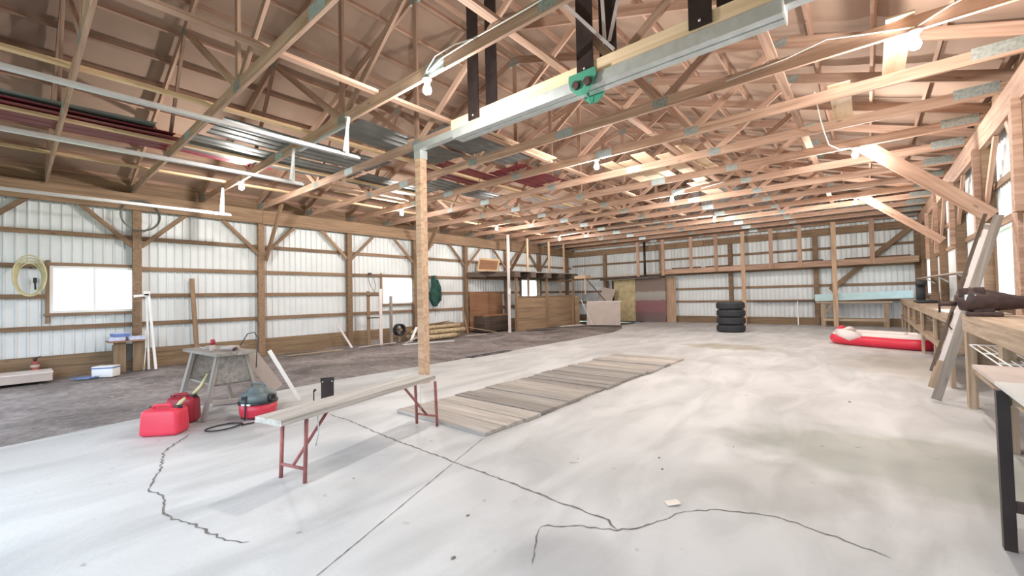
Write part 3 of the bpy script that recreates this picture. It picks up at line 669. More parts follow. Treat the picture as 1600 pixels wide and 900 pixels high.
tag(tube('wire_bundle', None, [onstand(-0.22, -0.04)+V((0.13*math.cos(a)*0.6, 0.08*math.sin(a), 0.017+0.01*math.sin(3*a))) for a in [i*0.5 for i in range(14)]], 0.005, M_galv, 5), 'grey wire tangle on the work stand', 'wire')
o = board('white_strip', None, (-5.62, 2.02, 0.70), (-5.63, 2.38, 0.02), 0.045, 0.02, M_white, (1, 0, 0)); tag(o, 'white trim strip leaning behind the work stand', 'strip')
o = board('pale_board', None, (-5.85, 1.88, 0.66), (-5.93, 2.22, 0.16), 0.16, 0.02, M_palep, (1, 0, 0)); tag(o, 'pale board leaning between work stand and vacuum', 'board')
o = board('floor_stick', None, (-6.35, 1.62, 0.035), (-6.1, 2.2, 0.035), 0.06, 0.05, M_palep); tag(o, 'pale timber offcut lying beneath the work stand', 'board')
# ================================================================== FUEL CANS
def fuel_can(loc, rz, sx, sy, sz, mat, label, spout):
    t = thing('fuel_can', loc, label, 'fuel can', 'red fuel cans on the slab', rz=rz)
    bm = bmesh.new(); bmesh.ops.create_cube(bm, size=1, matrix=Matrix.Translation((0, 0, sz/2)) @ Matrix.Diagonal((sx, sy, sz, 1)))
    for v in bm.verts:
        if v.co.z > sz/2: v.co.x *= 0.93; v.co.y *= 0.88
    bmesh.ops.bevel(bm, geom=bm.edges[:], offset=0.045, segments=4, affect='EDGES', profile=0.5); from_bm('body', bm, mat, t, None, True)
    tube('handle', t, [(-sx*0.32, 0, sz-0.01), (-sx*0.26, 0, sz+0.022), (sx*0.12, 0, sz+0.026), (sx*0.2, 0, sz-0.01)], 0.016, mat, 8, local=True)
    nk = lathe('neck', t, [(0.036, sz-0.02), (0.036, sz+0.018), (0.03, sz+0.022)], M_blackp, (sx*0.34, 0, 0), 14)
    lathe('vent_cap', t, [(0.018, sz-0.02), (0.018, sz+0.012), (0.01, sz+0.015)], M_blackp, (-sx*0.38, 0.02, 0), 12)
    nest(tube('spout', t, [(sx*0.34, 0, sz+0.01)]+spout, [0.022]+[0.018]*(len(spout)-1)+[0.013], M_hose, 10, local=True), nk)
fuel_can((-5.42, 0.98, 0), math.radians(48), 0.36, 0.24, 0.26, M_redcan, 'bright red fuel can, front one of two', [(0.14, 0.02, 0.31), (0.17, 0.03, 0.34)])
fuel_can((-5.78, 1.20, 0), math.radians(50), 0.30, 0.20, 0.28, M_redcan2, 'dark red fuel can with long yellow spout behind the bright one', [(0.16, 0.05, 0.38), (0.20, 0.10, 0.50)])
# ================================================================== SHOP VACUUM
t = thing('shop_vacuum', (-5.34, 1.80, 0), 'red and grey round shop vacuum beside the work stand', 'vacuum', rz=0.6); t.scale = (0.88, 0.88, 0.96)
lathe('tank', t, [(0.19, 0.02), (0.205, 0.04), (0.215, 0.10), (0.22, 0.165)], M_vacred, seg=32)
lathe('tank_rim', t, [(0.222, 0.165), (0.228, 0.17), (0.228, 0.19), (0.222, 0.195)], M_blackp, seg=32)
mh = lathe('motor_head', t, [(0.215, 0.195), (0.21, 0.25), (0.185, 0.29), (0.12, 0.305), (0.115, 0.345), (0.10, 0.355)], M_vacgrey, seg=32)
nest(tube('handle', t, [(-0.09, 0, 0.35), (-0.08, 0, 0.385), (0.08, 0, 0.385), (0.09, 0, 0.35)], 0.013, M_vacgrey, 8, local=True), mh)
nest(lathe('hose_port', t, [(0.045, 0), (0.045, 0.05), (0.03, 0.05), (0.03, 0.01)], M_blackp, (0.195, -0.05, 0.235), 16, Matrix.Rotation(math.pi/2, 4, 'Y')), mh)
nest(block('switch', t, (-0.03, -0.19, 0.25), (0.07, 0.05, 0.04), M_blackp, local=True), mh)
block('label_strip', t, (0.0, -0.221, 0.18), (0.12, 0.012, 0.02), M_white, local=True)
for k in range(4):
    a = math.pi/4+k*math.pi/2; lathe('caster', t, [(0.02, 0.0), (0.024, 0.006), (0.02, 0.03)], M_blackp, (0.17*math.cos(a), 0.17*math.sin(a), 0), 10)
tube('power_cord', t, [(0.0, -0.21, 0.28), (0.0, -0.232, 0.20), (0.0, -0.235, 0.10), (0.0, -0.24, 0.012)], 0.008, M_blackp, 6, local=True)
pts = [(-5.05, 1.66, 0.012)]+[(-5.13+0.11*math.cos(a)+0.003*a, 1.42+0.16*math.sin(a)-0.004*a, 0.010+0.0015*a) for a in [0.9+0.35*i for i in range(24)]]
tag(tube('coiled_cord', None, pts, 0.008, M_blackp, 6), 'black power cord coiled on the floor beside the vacuum', 'cord')
# ================================================================== SMALL FLOOR THINGS
t = thing('steel_bracket', (-5.29, 2.58, 0), 'black bolted steel bracket standing upright on the slab', 'bracket', rz=math.radians(62))
pl = board('plate', t, (0, 0, 0), (0, 0, 0.31), 0.15, 0.012, M_black, (0, 1, 0), local=True); board('foot', t, (-0.075, 0.03, 0.006), (0.075, 0.03, 0.006), 0.08, 0.012, M_black, local=True)
board('lip', t, (-0.08, -0.008, 0.295), (0.08, -0.008, 0.295), 0.02, 0.05, M_black, local=True)
for sx in (-1, 1):
    for zz in (0.05, 0.27): nest(lathe('bolt_head', t, [(0.009, 0), (0.009, 0.006), (0.004, 0.008)], M_silver, (sx*0.055, -0.012, zz), 8, Matrix.Rotation(math.pi/2, 4, 'X')), pl)
t = thing('anchor_bolt', (-5.39, 2.45, 0), 'thin rusty rod standing upright beside the black bracket', 'rod')
tube('rod', t, [(0, 0, 0), (0.005, 0.0, 0.16)], 0.008, M_rust, 8, local=True); tube('hooked_top', t, [(0.005, 0, 0.155), (0.02, 0.01, 0.175), (0.03, 0.01, 0.165)], 0.014, M_rust, 8, local=True)
o = board('paper_scrap', None, (-0.99, 2.60, 0.004), (-0.93, 2.66, 0.012), 0.06, 0.002, M_paper); tag(o, 'cream scrap of paper lying on the slab', 'paper')
bm = bmesh.new()
for i, (x, y, s) in enumerate([(-1.86, 1.75, 0.02), (-1.62, 1.42, 0.022), (-1.3, 3.3, 0.02), (-1.2, 3.1, 0.018), (-0.2, 6.25, 0.03), (-1.8, 2.9, 0.012), (-2.9, 1.6, 0.012), (-0.9, 3.9, 0.014)]):
    s *= 0.55; m = Matrix.Translation((x, y, s*0.2)) @ Matrix.Diagonal((s, s*1.3, s*0.4, 1)); bmesh.ops.create_icosphere(bm, subdivisions=1, radius=1, matrix=m)
tag(from_bm('floor_crumbs', bm, M_crack), 'dark dirt crumbs scattered on the slab', 'crumbs', kind='stuff')
t = thing('rubber_mat', (-6.62, 7.0, 0), 'black curled rubber strip lying at the slab edge', 'mat')
bm = bmesh.new(); g = []
for i in range(9):
    y = 6.35+1.3*i/8; g.append([bm.verts.new(V((x, y, 0.01+0.05*abs(math.sin(i*1.1))*(x+6.75)*3))-V((-6.62, 7.0, 0))) for x in (-6.75, -6.62, -6.52)])
for i in range(8):
    for j in range(2): bm.faces.new((g[i][j], g[i][j+1], g[i+1][j+1], g[i+1][j]))
o = from_bm('strip', bm, M_rubber, t); sm = o.modifiers.new('thick', 'SOLIDIFY'); sm.thickness = 0.01
# ================================================================== TYRES
def make_tyre():
    t = thing('tyre', (0, 0, 0)); R, Wd = 0.42, 0.245
    prof = [(0.25, 0.03), (0.27, 0.012), (0.33, 0.0), (0.385, 0.012), (0.41, 0.04), (0.42, 0.07)]
    prof = prof+[(r, Wd-z) for r, z in prof[::-1]]+[(0.235, Wd-0.05), (0.235, 0.05)]
    bm = bmesh.new(); seg = 40; rings = [[bm.verts.new((r*math.cos(2*math.pi*k/seg), r*math.sin(2*math.pi*k/seg), z)) for k in range(seg)] for r, z in prof]
    for i in range(len(rings)):
        a, b2 = rings[i], rings[(i+1) % len(rings)]
        for k in range(seg): bm.faces.new((a[k], a[(k+1) % seg], b2[(k+1) % seg], b2[k]))
    cc = from_bm('carcass', bm, M_rubber, t, None, True)
    bm = bmesh.new()
    for k in range(48):
        a = 2*math.pi*k/48
        for zz, da in ((0.085, 0.0), (0.16, 0.06)):
            m = Matrix.Rotation(a+da, 4, 'Z') @ Matrix.Translation((0.42, 0, zz)) @ Matrix.Rotation(0.5, 4, 'X'); bmesh.ops.create_cube(bm, size=1, matrix=m @ Matrix.Diagonal((0.012, 0.03, 0.06, 1)))
    nest(from_bm('tread', bm, M_rubber, t), cc); return t
pt = make_tyre()
for i, lab in enumerate(('bottom tyre of the stack', 'second tyre from the bottom of the stack', 'third tyre from the bottom of the stack', 'top tyre of the stack')):
    t = pt if i == 0 else copy_tree(pt)
    t.location = (-3.47+(0.0, 0.012, 0.01, 0.0)[i], 15.2, 0.247*i); t.rotation_euler.z = i*0.4; tag(t, 'black '+lab+' of four on the slab', 'tyre', 'stack of four tyres')
# ================================================================== INFLATABLE BOAT
t = thing('inflatable_boat', (0.27, 12.85, 0), 'red and white half deflated inflatable boat pushed under the workbench', 'boat', rz=math.radians(-28))
HL, HW, RR = 0.5, 0.30, 0.16
def oval(n, grow=0.0):
    out = []
    for k in range(n):
        a = 2*math.pi*k/n; c, s = math.cos(a), math.sin(a)
        out.append(((HL if c >= 0 else -HL)*min(1, abs(c)*2.2)+c*(HW+0.12+grow), s*(HW+grow)*1.35, 0))
    return out
def hull(name, z, r, flat, mat, grow=0.0):
    bm = bmesh.new(); tube_bm(bm, [V(p)+V((0, 0, z)) for p in oval(48, grow)], r, 12, True)
    for v in bm.verts: v.co.z = z+(v.co.z-z)*flat
    return from_bm(name, bm, mat, t, None, True)
hull('lower_tube', 0.13, 0.14, 0.93, M_boatred, 0.03); hull('upper_tube', 0.235, 0.125, 0.62, M_boatwhite, -0.005)
bm = bmesh.new(); ov = oval(32, -0.02); vs = [bm.verts.new((x, y, 0.16+0.02*noise.noise(V((x*5, y*5, 0))))) for x, y, _ in ov]; bm.faces.new(vs); from_bm('deck', bm, M_boatwhite, t)
tube('front_pillow', t, [(-0.80, -0.34, 0.30), (-0.62, -0.46, 0.27), (-0.40, -0.52, 0.22), (-0.20, -0.50, 0.24)], [0.06, 0.11, 0.12, 0.06], M_boatwhite, 12, local=True)
tube('seat_cushion', t, [(-0.75, -0.18, 0.31), (-0.72, 0.0, 0.33), (-0.75, 0.2, 0.31)], [0.05, 0.08, 0.05], M_boatwhite, 12, local=True)
tube('bow_flap', t, [(-1.05, 0.05, 0.30), (-0.98, 0.12, 0.36), (-0.88, 0.16, 0.33)], [0.03, 0.06, 0.03], M_boatred, 10, local=True)
lathe('valve', t, [(0.035, 0.27), (0.035, 0.30), (0.02, 0.305)], M_boatwhite, (0.25, 0.30, 0), 12)
# ================================================================== RIGHT SIDE: WORKBENCHES
t = thing('workbench', (1.1, 12.5, 0), 'long wooden workbench with open cubby shelves along the right wall', 'workbench')
ys = [7.88, 9.6, 11.7, 13.6, 15.4, 17.0, 18.4]
for a, b2 in ((7.85, 11.7), (11.7, 18.42)): board('worktop', t, (1.06, a+0.002, 0.945), (1.06, b2-0.002, 0.945), 0.56, 0.045, M_bench)
board('front_rail', t, (0.80, 7.88, 0.875), (0.80, 18.4, 0.875), 0.03, 0.09, M_bench)
for y in ys:
    board('front_leg', t, (0.81, y, 0), (0.81, y, 0.83), 0.14 if y in (11.7, 7.88) else 0.09, 0.04, M_bench, (1, 0, 0))
    board('divider', t, (0.84, y, 0.66), (1.33, y, 0.66), 0.025, 0.44, M_bench)
board('shelf', t, (1.07, 7.88, 0.45), (1.07, 18.4, 0.45), 0.50, 0.03, M_bench); board('shelf_rail', t, (0.80, 7.88, 0.43), (0.80, 18.4, 0.43), 0.025, 0.08, M_bench)
for y0, y1, z in ((9.7, 11.6, 0.68), (8.0, 9.4, 0.70)): board('cubby_board', t, (1.05, y0, z), (1.05, y1, z+0.05), 0.35, 0.02, M_grey)
t = thing('vise_bench', (1.1, 5.5, 0), 'heavy wooden bench carrying the rusty vise', 'workbench')
board('worktop', t, (1.07, 3.95, 0.975), (1.07, 6.75, 0.975), 0.58, 0.05, M_bench); board('apron', t, (0.80, 3.95, 0.89), (0.80, 6.75, 0.89), 0.035, 0.12, M_bench)
for y in (6.68, 5.1, 4.0): board('leg', t, (0.83, y, 0), (0.83, y, 0.83), 0.15, 0.07, M_bench, (1, 0, 0)); board('back_leg', t, (1.30, y, 0), (1.30, y, 0.95), 0.10, 0.05, M_bench, (1, 0, 0))
board('side_panel', t, (0.87, 6.70, 0.5), (1.29, 6.70, 0.5), 0.03, 0.25, M_bench); board('lower_shelf', t, (1.07, 3.98, 0.40), (1.07, 6.7, 0.40), 0.48, 0.03, M_bench)
t = thing('wire_rack', (0.86, 5.2, 0.66), 'white wire rack tucked under the vise bench top', 'rack')
for k in range(11): tube('wire', t, [(0.74+0.05*k, 4.3, 0.70), (0.74+0.05*k, 6.0, 0.74)], 0.006, M_white, 5)
for y in (4.3, 4.85, 5.4, 6.0): tube('cross_wire', t, [(0.74, y, 0.70+0.04*(y-4.3)/1.7), (1.24, y, 0.70+0.04*(y-4.3)/1.7)], 0.007, M_white, 5)
t = thing('bench_vise', (0.87, 6.40, 1.0), 'large rusty iron bench vise on the wooden bench', 'vise', rz=math.radians(-8)); t.scale = (1.0, 1.0, 1.15)
block('base', t, (0.03, 0, 0.02), (0.26, 0.18, 0.04), M_rust, local=True, bevel=0.012)
tube('body', t, [(-0.16, 0, 0.12), (-0.06, 0, 0.15), (0.04, 0, 0.14), (0.30, 0, 0.12)], [0.07, 0.115, 0.10, 0.05], M_rust, 14, local=True)
block('pedestal', t, (0.03, 0, 0.065), (0.15, 0.13, 0.09), M_rust, local=True, bevel=0.015); block('fixed_jaw', t, (0.0, 0, 0.225), (0.08, 0.17, 0.07), M_rust, local=True, bevel=0.01); block('moving_jaw', t, (-0.11, 0, 0.215), (0.07, 0.17, 0.08), M_rust, local=True, bevel=0.01)
block('anvil', t, (0.23, 0, 0.155), (0.22, 0.10, 0.05), M_rust, local=True, bevel=0.008)
tube('screw', t, [(-0.16, 0, 0.11), (-0.30, 0, 0.11)], 0.02, M_rust, 10, local=True); tube('handle', t, [(-0.29, -0.02, 0.22), (-0.29, 0.0, 0.03)], 0.009, M_rust, 8, local=True)
block('maker_plate', t, (-0.06, -0.096, 0.17), (0.08, 0.008, 0.05), M_galv, local=True)
t = thing('narrow_door', (0.52, 6.85, 0), 'narrow wooden framed door with pale panel leaning against the right wall', 'door')
f0, f1 = V((0.56, 6.80, 0.03)), V((1.22, 7.60, 2.15)); dd = f1-f0; wv = V((-0.105, 0.03, 0.03)); fy = (0, -1, 0.3)
board('rail', t, f0, f1, 0.085, 0.045, M_grey, fy); board('rail', t, f0+wv+dd*0.13, f1+wv, 0.035, 0.05, M_dark, fy)
board('panel', t, f0+wv*0.5+dd*0.19, f1+wv*0.5-dd*0.05, 0.06, 0.012, M_boatwhite, fy)
board('foot_block', t, f0+wv*0.45+dd*0.05, f0+wv*0.5+dd*0.19, 0.10, 0.03, M_bench, fy)
board('rung', t, f0+dd*0.93, f0+wv+dd*0.93, 0.06, 0.03, M_grey, fy)
tube('latch', t, [f0+wv+dd*0.45+V((0, -0.05, 0)), f0+wv+dd*0.38+V((0, -0.06, 0)), f0+wv*0.6+dd*0.36+V((0, -0.05, 0))], 0.008, M_rust, 6)
t = thing('side_table', (0.95, 3.0, 0), 'low table with pinkish and white board top in the right foreground', 'table')
board('top_board', t, (0.49, 3.60, 0.80), (1.25, 3.60, 0.80), 0.65, 0.022, M_tabletop); board('top_board', t, (0.485, 2.55, 0.803), (1.25, 2.55, 0.803), 1.44, 0.018, M_tablewhite)
for x, y in ((0.50, 3.18), (1.20, 3.18), (0.50, 2.0), (1.20, 2.0)): board('leg', t, (x, y, 0), (x-0.01, y-0.03, 0.79), 0.045, 0.045, M_black, (1, 0, 0))
board('stretcher', t, (0.52, 3.17, 0.22), (1.19, 3.17, 0.22), 0.03, 0.05, M_rust); board('stretcher', t, (0.52, 3.16, 0.74), (1.19, 3.16, 0.74), 0.03, 0.05, M_bench)
# shelf, machine, papers on the right wall
t = thing('wall_shelf', (1.25, 14.0, 1.53), 'thin pale shelf board fixed along the right wall', 'shelf')
board('shelf_board', t, (1.24, 10.0, 1.55), (1.24, 17.9, 1.60), 0.22, 0.02, M_palep)
for y in (10.5, 13.0, 15.5): board('bracket', t, (1.34, y, 1.42), (1.18, y, 1.54), 0.02, 0.03, M_galv)
t = thing('bench_machine', (1.02, 13.6, 0.97), 'black bench machine with flat base on the workbench', 'machine')
block('base', t, (1.0, 13.4, 1.0), (0.36, 1.0, 0.055), M_blackp, bevel=0.015); block('column', t, (0.95, 13.85, 1.20), (0.16, 0.16, 0.38), M_blackp, bevel=0.02); block('head', t, (0.95, 13.75, 1.42), (0.18, 0.36, 0.12), M_blackp, bevel=0.02)
o = board('paper_sheet', None, (0.92, 8.0, 0.970), (0.92, 9.3, 0.970), 0.28, 0.004, M_tablewhite); tag(o, 'white sheet lying on the workbench behind the leaning frame', 'paper')
t = thing('outlet_box', (1.46, 10.6, 1.15), 'small white electrical box on the right wall', 'outlet'); block('box', t, (1.44, 10.6, 1.20), (0.05, 0.12, 0.16), M_white); block('cover', t, (1.412, 10.6, 1.20), (0.006, 0.10, 0.13), M_blackp)

# ================================================================== BACK: LOFT SHELF
YLF = 18.70
t = thing('storage_loft', (-2.9, 19.0, 0), 'wooden storage loft with stud front along the back wall', 'loft')
for a, b2 in ((-6.95, -3.75), (-3.75, -0.88), (-0.88, 1.28)): board('front_beam', t, (a, YLF, 2.25), (b2, YLF, 2.25), 0.04, 0.19, M_truss)
for x in (-5.73, -4.74, -2.79, -1.875, 0.146): board('stud', t, (x, YLF-0.035, 2.16), (x, YLF-0.035, 3.70), 0.03, 0.13, M_truss, (1, 0, 0))
for x in (-6.94, -8.1): board('stud', t, (x, YLF-0.035, 2.10), (x, YLF-0.035, 3.70), 0.03, 0.13, M_truss, (1, 0, 0))
for x in (-3.75, -0.88): board('support_post', t, (x, YLF-0.04, 0), (x, YLF-0.04, 3.70), 0.04, 0.14, M_post, (1, 0, 0))
for x0, x1 in ((-6.95, -4.2), (-4.18, -1.5), (-1.48, 1.25)): board('deck_board', t, (x0, 19.05, 2.36), (x1, 19.05, 2.36), 0.62, 0.02, M_frame)
for x0, x1, y in ((-6.6, -5.4, 18.85), (-5.2, -4.3, 18.9), (-2.6, -1.2, 18.85), (-0.6, 1.1, 18.9)):
    o = board('stored_board', None, (x0, y, 2.395), (x1, y, 2.395), 0.14, 0.04, M_dark)
    tag(o, 'dark board lying on the loft %s' % {-6.6: 'at its left end', -5.2: 'between the left studs', -2.6: 'right of the tall post', -0.6: 'at its right end'}[x0], 'board', 'boards on the loft')
t = thing('loft_beam', (-8.4, 18.7, 2.0), 'dark loft beam above the maroon and yellow panels', 'beam')
board('beam', t, (-10.1, YLF+0.03, 2.06), (-6.97, YLF+0.03, 2.13), 0.05, 0.13, M_dark); board('light_strip', t, (-9.6, YLF+0.02, 2.20), (-6.97, YLF+0.02, 2.28), 0.03, 0.03, M_osb)
t = thing('steel_column', (-7.75, 18.66, 2.12), 'black steel column standing on the loft beam', 'column')
tube('shaft', t, [(-7.75, 18.6, 2.16), (-7.75, 18.6, 3.66)], 0.05, M_black, 12); block('cap_plate', t, (-7.75, 18.6, 3.675), (0.3, 0.14, 0.02), M_black); block('foot_plate', t, (-7.75, 18.62, 2.155), (0.2, 0.12, 0.02), M_black)
# --- panels standing under the loft
o = board('maroon_panel', None, (-8.50, 19.2, 1.02), (-7.05, 19.2, 1.02), 0.03, 2.03, M_banded); tag(o, 'tall maroon and grey painted panel against the back wall', 'panel')
o = board('yellow_panel', None, (-9.62, 19.25, 1.02), (-8.52, 19.25, 1.02), 0.03, 2.03, M_yellowp); tag(o, 'yellowed panel left of the maroon panel', 'panel')
o = board('tan_plank', None, (-6.85, 19.30, 0.0), (-6.85, 19.33, 2.05), 0.42, 0.03, M_post, (0, 1, 0)); tag(o, 'tan upright plank right of the maroon panel', 'plank')
t = thing('wallboard', (-9.0, 17.0, -0.05), 'pale greyish panel leaning in front of the yellow panel', 'panel')
board('sheet', t, (-9.75, 16.75, 0.47), (-8.35, 17.25, 0.47), 0.02, 1.06, M_palep, (-0.03, 0.12, 1)); board('top_edge', t, (-9.76, 16.84, 1.00), (-8.34, 17.34, 1.00), 0.025, 0.03, M_white)
o = board('white_stick', None, (-9.95, 16.6, 1.10), (-9.40, 16.65, -0.05), 0.025, 0.02, M_white); tag(o, 'thin white stick leaning on the pale panel', 'stick')
o = board('dark_stick', None, (-10.0, 17.2, 2.05), (-9.1, 17.35, 1.0), 0.05, 0.04, M_dark); tag(o, 'dark slanting stick above the pale panel', 'stick')
o = board('grey_board', None, (-10.02, 18.2, 0.0), (-9.7, 18.9, 1.6), 0.7, 0.02, M_palep, (0, 1, 0)); tag(o, 'grey sheet standing behind the pale panel', 'panel')
t = thing('slotted_screen', (-9.5, 19.4, 1.2), 'dark upright slats below the loft beam', 'slats')
for x in (-10.0, -9.72, -9.45): board('slat', t, (x, 19.3, 0.05), (x, 19.3, 2.0), 0.09, 0.03, M_dark, (0, 1, 0))
# --- stall partition
XS = -10.78
t = thing('stall_partition', (XS, 15.0, ZD), 'plywood stall partition with wooden posts at the back left', 'partition')
SP = [12.95, 15.05, 17.2]
for y in SP: board('post', t, (XS+0.05, y, ZD), (XS+0.05, y, 2.10), 0.10, 0.09, M_frame, (1, 0, 0))
for a, b2 in zip(SP, SP[1:]): board('panel', t, (XS, a+0.02, 0.60), (XS, b2-0.02, 0.60), 0.02, 1.36, M_ply); board('top_rail', t, (XS+0.01, a, 1.30), (XS+0.01, b2, 1.30), 0.06, 0.035, M_frame)
board('return_panel', t, (-10.78, 17.26, 0.60), (-10.5, 17.36, 0.60), 0.02, 1.36, M_ply)
for y in (13.8, 16.2): board('upper_stud', t, (XS, y, 1.32), (XS, y, 2.12), 0.08, 0.04, M_frame, (1, 0, 0))
t = thing('stall_loft', (-11.5, 14.5, 2.1), 'low loft platform of dark timbers over the stall', 'loft')
board('side_beam', t, (-12.05, 11.55, 2.20), (-10.72, 12.80, 2.20), 0.06, 0.19, M_dark)
for y in (12.85, 13.9, 15.0, 16.1, 17.2): board('joist', t, (-12.08, y, 2.20), (-10.55, y, 2.18), 0.34, 0.215, M_dark)
for y0, y1 in ((12.6, 14.1), (14.11, 15.6), (15.61, 17.4)): board('deck_board', t, (-11.35, y0, 2.305), (-11.35, y1, 2.315), 1.45, 0.03, M_grey)
board('deck_board', t, (-11.6, 11.8, 2.305), (-11.6, 12.58, 2.305), 0.85, 0.03, M_grey)
board('pale_block', t, (-10.6, 17.3, 2.14), (-9.95, 17.3, 2.14), 0.5, 0.14, M_osb); board('hanging_strip', t, (-10.0, 17.1, 2.1), (-10.0, 17.1, 1.35), 0.06, 0.03, M_osb, (1, 0, 0))
for y in (13.75, 15.3, 16.5): board('upright', t, (-10.75, y, 2.32), (-10.75, y, 3.70), 0.10, 0.04, M_post, (1, 0, 0))
t = thing('framed_board', (-11.8, 12.4, 2.32), 'wooden framed board standing on the stall loft', 'framed board')
bm_a = V((-11.75, 11.85, 2.33)); 
board('board', t, (-11.80, 11.95, 2.60), (-11.80, 13.05, 2.60), 0.02, 0.46, M_plyred, (0.25, 0, 1))
for z in (2.39, 2.83): board('frame', t, (-11.80+(z-2.57)*0.25+0.01, 11.90, z), (-11.80+(z-2.57)*0.25+0.01, 13.10, z), 0.035, 0.07, M_yellow, (0.25, 0, 1))
for y in (11.93, 13.07): board('frame', t, (-11.85, y, 2.43), (-11.745, y, 2.79), 0.07, 0.035, M_yellow, (1, 0, 0))
t = thing('white_pole', (-10.60, 12.36, ZD), 'tall white pole with conduit in front of the stall', 'pole')
board('pole', t, (-10.60, 12.36, ZD), (-10.60, 12.36, 3.70), 0.10, 0.06, M_boatwhite, (1, 0, 0)); tube('conduit', t, [(-10.53, 12.31, 1.6), (-10.53, 12.31, 3.68)], 0.018, M_white, 8); block('switch_box', t, (-10.54, 12.31, 1.50), (0.07, 0.09, 0.22), M_white)
o = board('brown_panel', None, (-12.05, 11.65, 0.75), (-12.05, 13.6, 0.75), 0.02, 1.56, M_plyred); tag(o, 'reddish brown plywood panel on left wall under the stall loft', 'panel')
t = thing('feed_manger', (-11.75, 12.6, ZD), 'dark wooden feed box below the brown panel', 'feed box')
board('front', t, (-11.45, 11.85, 0.25), (-11.45, 13.4, 0.25), 0.03, 0.60, M_dark); board('top_rail', t, (-11.46, 11.8, 0.57), (-11.46, 13.45, 0.57), 0.07, 0.06, M_plyred)
for y in (11.85, 13.4): board('side', t, (-12.0, y, 0.25), (-11.46, y, 0.25), 0.03, 0.60, M_dark)
board('ledge', t, (-11.72, 11.85, 0.54), (-11.72, 13.4, 0.54), 0.45, 0.03, M_dark)
# scrap in front of the partition
for i, (x, y, x1, y1, m, lab) in enumerate(((-10.4, 13.2, -10.2, 15.2, M_dark, 'dark plank lying at the foot of the stall partition'), (-10.35, 15.3, -10.1, 16.9, M_white, 'white plank lying at the foot of the stall partition'), (-10.1, 15.6, -9.8, 16.6, M_palep, 'pale offcut beside the white plank near the stall'), (-10.2, 13.6, -9.9, 14.8, M_greysheet, 'grey strip lying before the stall partition'))):
    o = board('floor_board', None, (x, y, -0.05), (x1, y1, -0.04), 0.12, 0.03, m); tag(o, lab, 'board', 'boards on the dirt by the stall')
# ================================================================== BACK RIGHT BENCH
t = thing('back_bench', (-0.5, 19.0, 0), 'wooden bench standing against the back wall in the right corner', 'bench')
board('top', t, (-1.45, 18.98, 0.86), (0.62, 18.98, 0.86), 0.55, 0.05, M_bench)
for x in (-1.25, 0.45):
    for y in (18.78, 19.2): board('leg', t, (x, y, 0), (x, y, 0.835), 0.14 if y < 19 else 0.09, 0.05, M_bench, (0, 1, 0))
board('stretcher', t, (-1.25, 18.76, 0.25), (0.45, 18.76, 0.25), 0.04, 0.09, M_bench); board('end_brace', t, (-1.2, 18.8, 0.45), (-0.95, 18.8, 0.83), 0.04, 0.07, M_bench)
o = board('foam_board', None, (-1.48, 18.82, 1.03), (1.12, 18.82, 1.12), 0.07, 0.25, M_foam); tag(o, 'long pale blue foam board lying on the back bench', 'foam board')
t = thing('wall_ledge', (-2.6, 19.3, 0), 'brown plank ledge on a white leg along the back wall', 'ledge')
board('plank', t, (-3.6, 19.30, 0.93), (-1.55, 19.30, 0.93), 0.30, 0.035, M_frame); board('leg', t, (-2.05, 19.2, 0), (-2.05, 19.2, 0.91), 0.035, 0.035, M_white, (1, 0, 0))
# ================================================================== LEFT WALL THINGS
t = thing('hose_coil', (-12.12, 0.19, 1.45), 'coil of yellowish hose hanging beside the near window', 'hose')
for k in range(4):
    r = 0.26+0.025*k; tube('loop', t, [(-12.09+0.03*k, 0.19+(r*0.62)*math.cos(a), 1.82+0.02*k+r*1.15*math.sin(a)) for a in [2*math.pi*i/28 for i in range(28)]], 0.014, M_hose, 6, True)
block('hook', t, (-12.18, 0.20, 2.04), (0.10, 0.03, 0.03), M_rust)
t = thing('cable_hoop', (-12.02, 1.77, 2.88), 'thin dark cable coil hanging high on the first left post', 'cable coil')
for k in range(3):
    tube('loop', t, [(-12.02+0.02*k, 1.77+(0.31+0.012*k)*math.cos(a), 3.22+(0.31+0.014*k)*math.sin(a)) for a in [2*math.pi*i/32 for i in range(32)]], 0.008, M_greysheet, 5, True)
t = thing('dark_hook_tool', (-12.2, 0.42, 1.75), 'small dark clamp hanging in the middle of the hose coil', 'clamp')
block('jaw', t, (-12.2, 0.26, 1.80), (0.04, 0.05, 0.10), M_blackp); tube('handle', t, [(-12.2, 0.26, 1.76), (-12.19, 0.265, 1.62)], 0.014, M_blackp, 6)
o = board('leaning_plank', None, (-12.02, 2.78, ZD), (-12.18, 2.71, 1.88), 0.09, 0.035, M_frame, (1, 0, 0)); tag(o, 'single narrow plank leaning upright against the left wall', 'plank')
t = thing('small_table', (-11.85, 1.5, ZD), 'small brown table with plank legs below the near window', 'table')
board('top', t, (-11.80, 1.22, 0.55), (-11.80, 1.78, 0.55), 0.42, 0.03, M_plyred)
for y in (1.40, 1.70): board('leg', t, (-11.75, y, ZD), (-11.75, y, 0.535), 0.19, 0.04, M_skirt, (1, 0, 0))
board('stretcher', t, (-11.85, 1.3, 0.3), (-11.85, 1.8, 0.3), 0.04, 0.35, M_greysheet)
for k, (y, z, x, m, lab) in enumerate(((1.35, 0.60, -11.75, M_lilac, 'pale blue flat box at the left of the small table'), (1.645, 0.60, -11.72, M_lilac, 'pale blue flat box at the right of the small table'), (1.42, 0.675, -11.86, M_blue, 'dark blue flat box at the back of the small table'))):
    t = thing('flat_box', (x, y, z-0.035), lab, 'box', 'flat boxes on the small table'); block('carton', t, (x, y, z), (0.25, 0.24, 0.065), m, 0.1*k); block('lid_edge', t, (x+0.0, y, z+0.034), (0.255, 0.245, 0.008), M_lilac, 0.1*k)
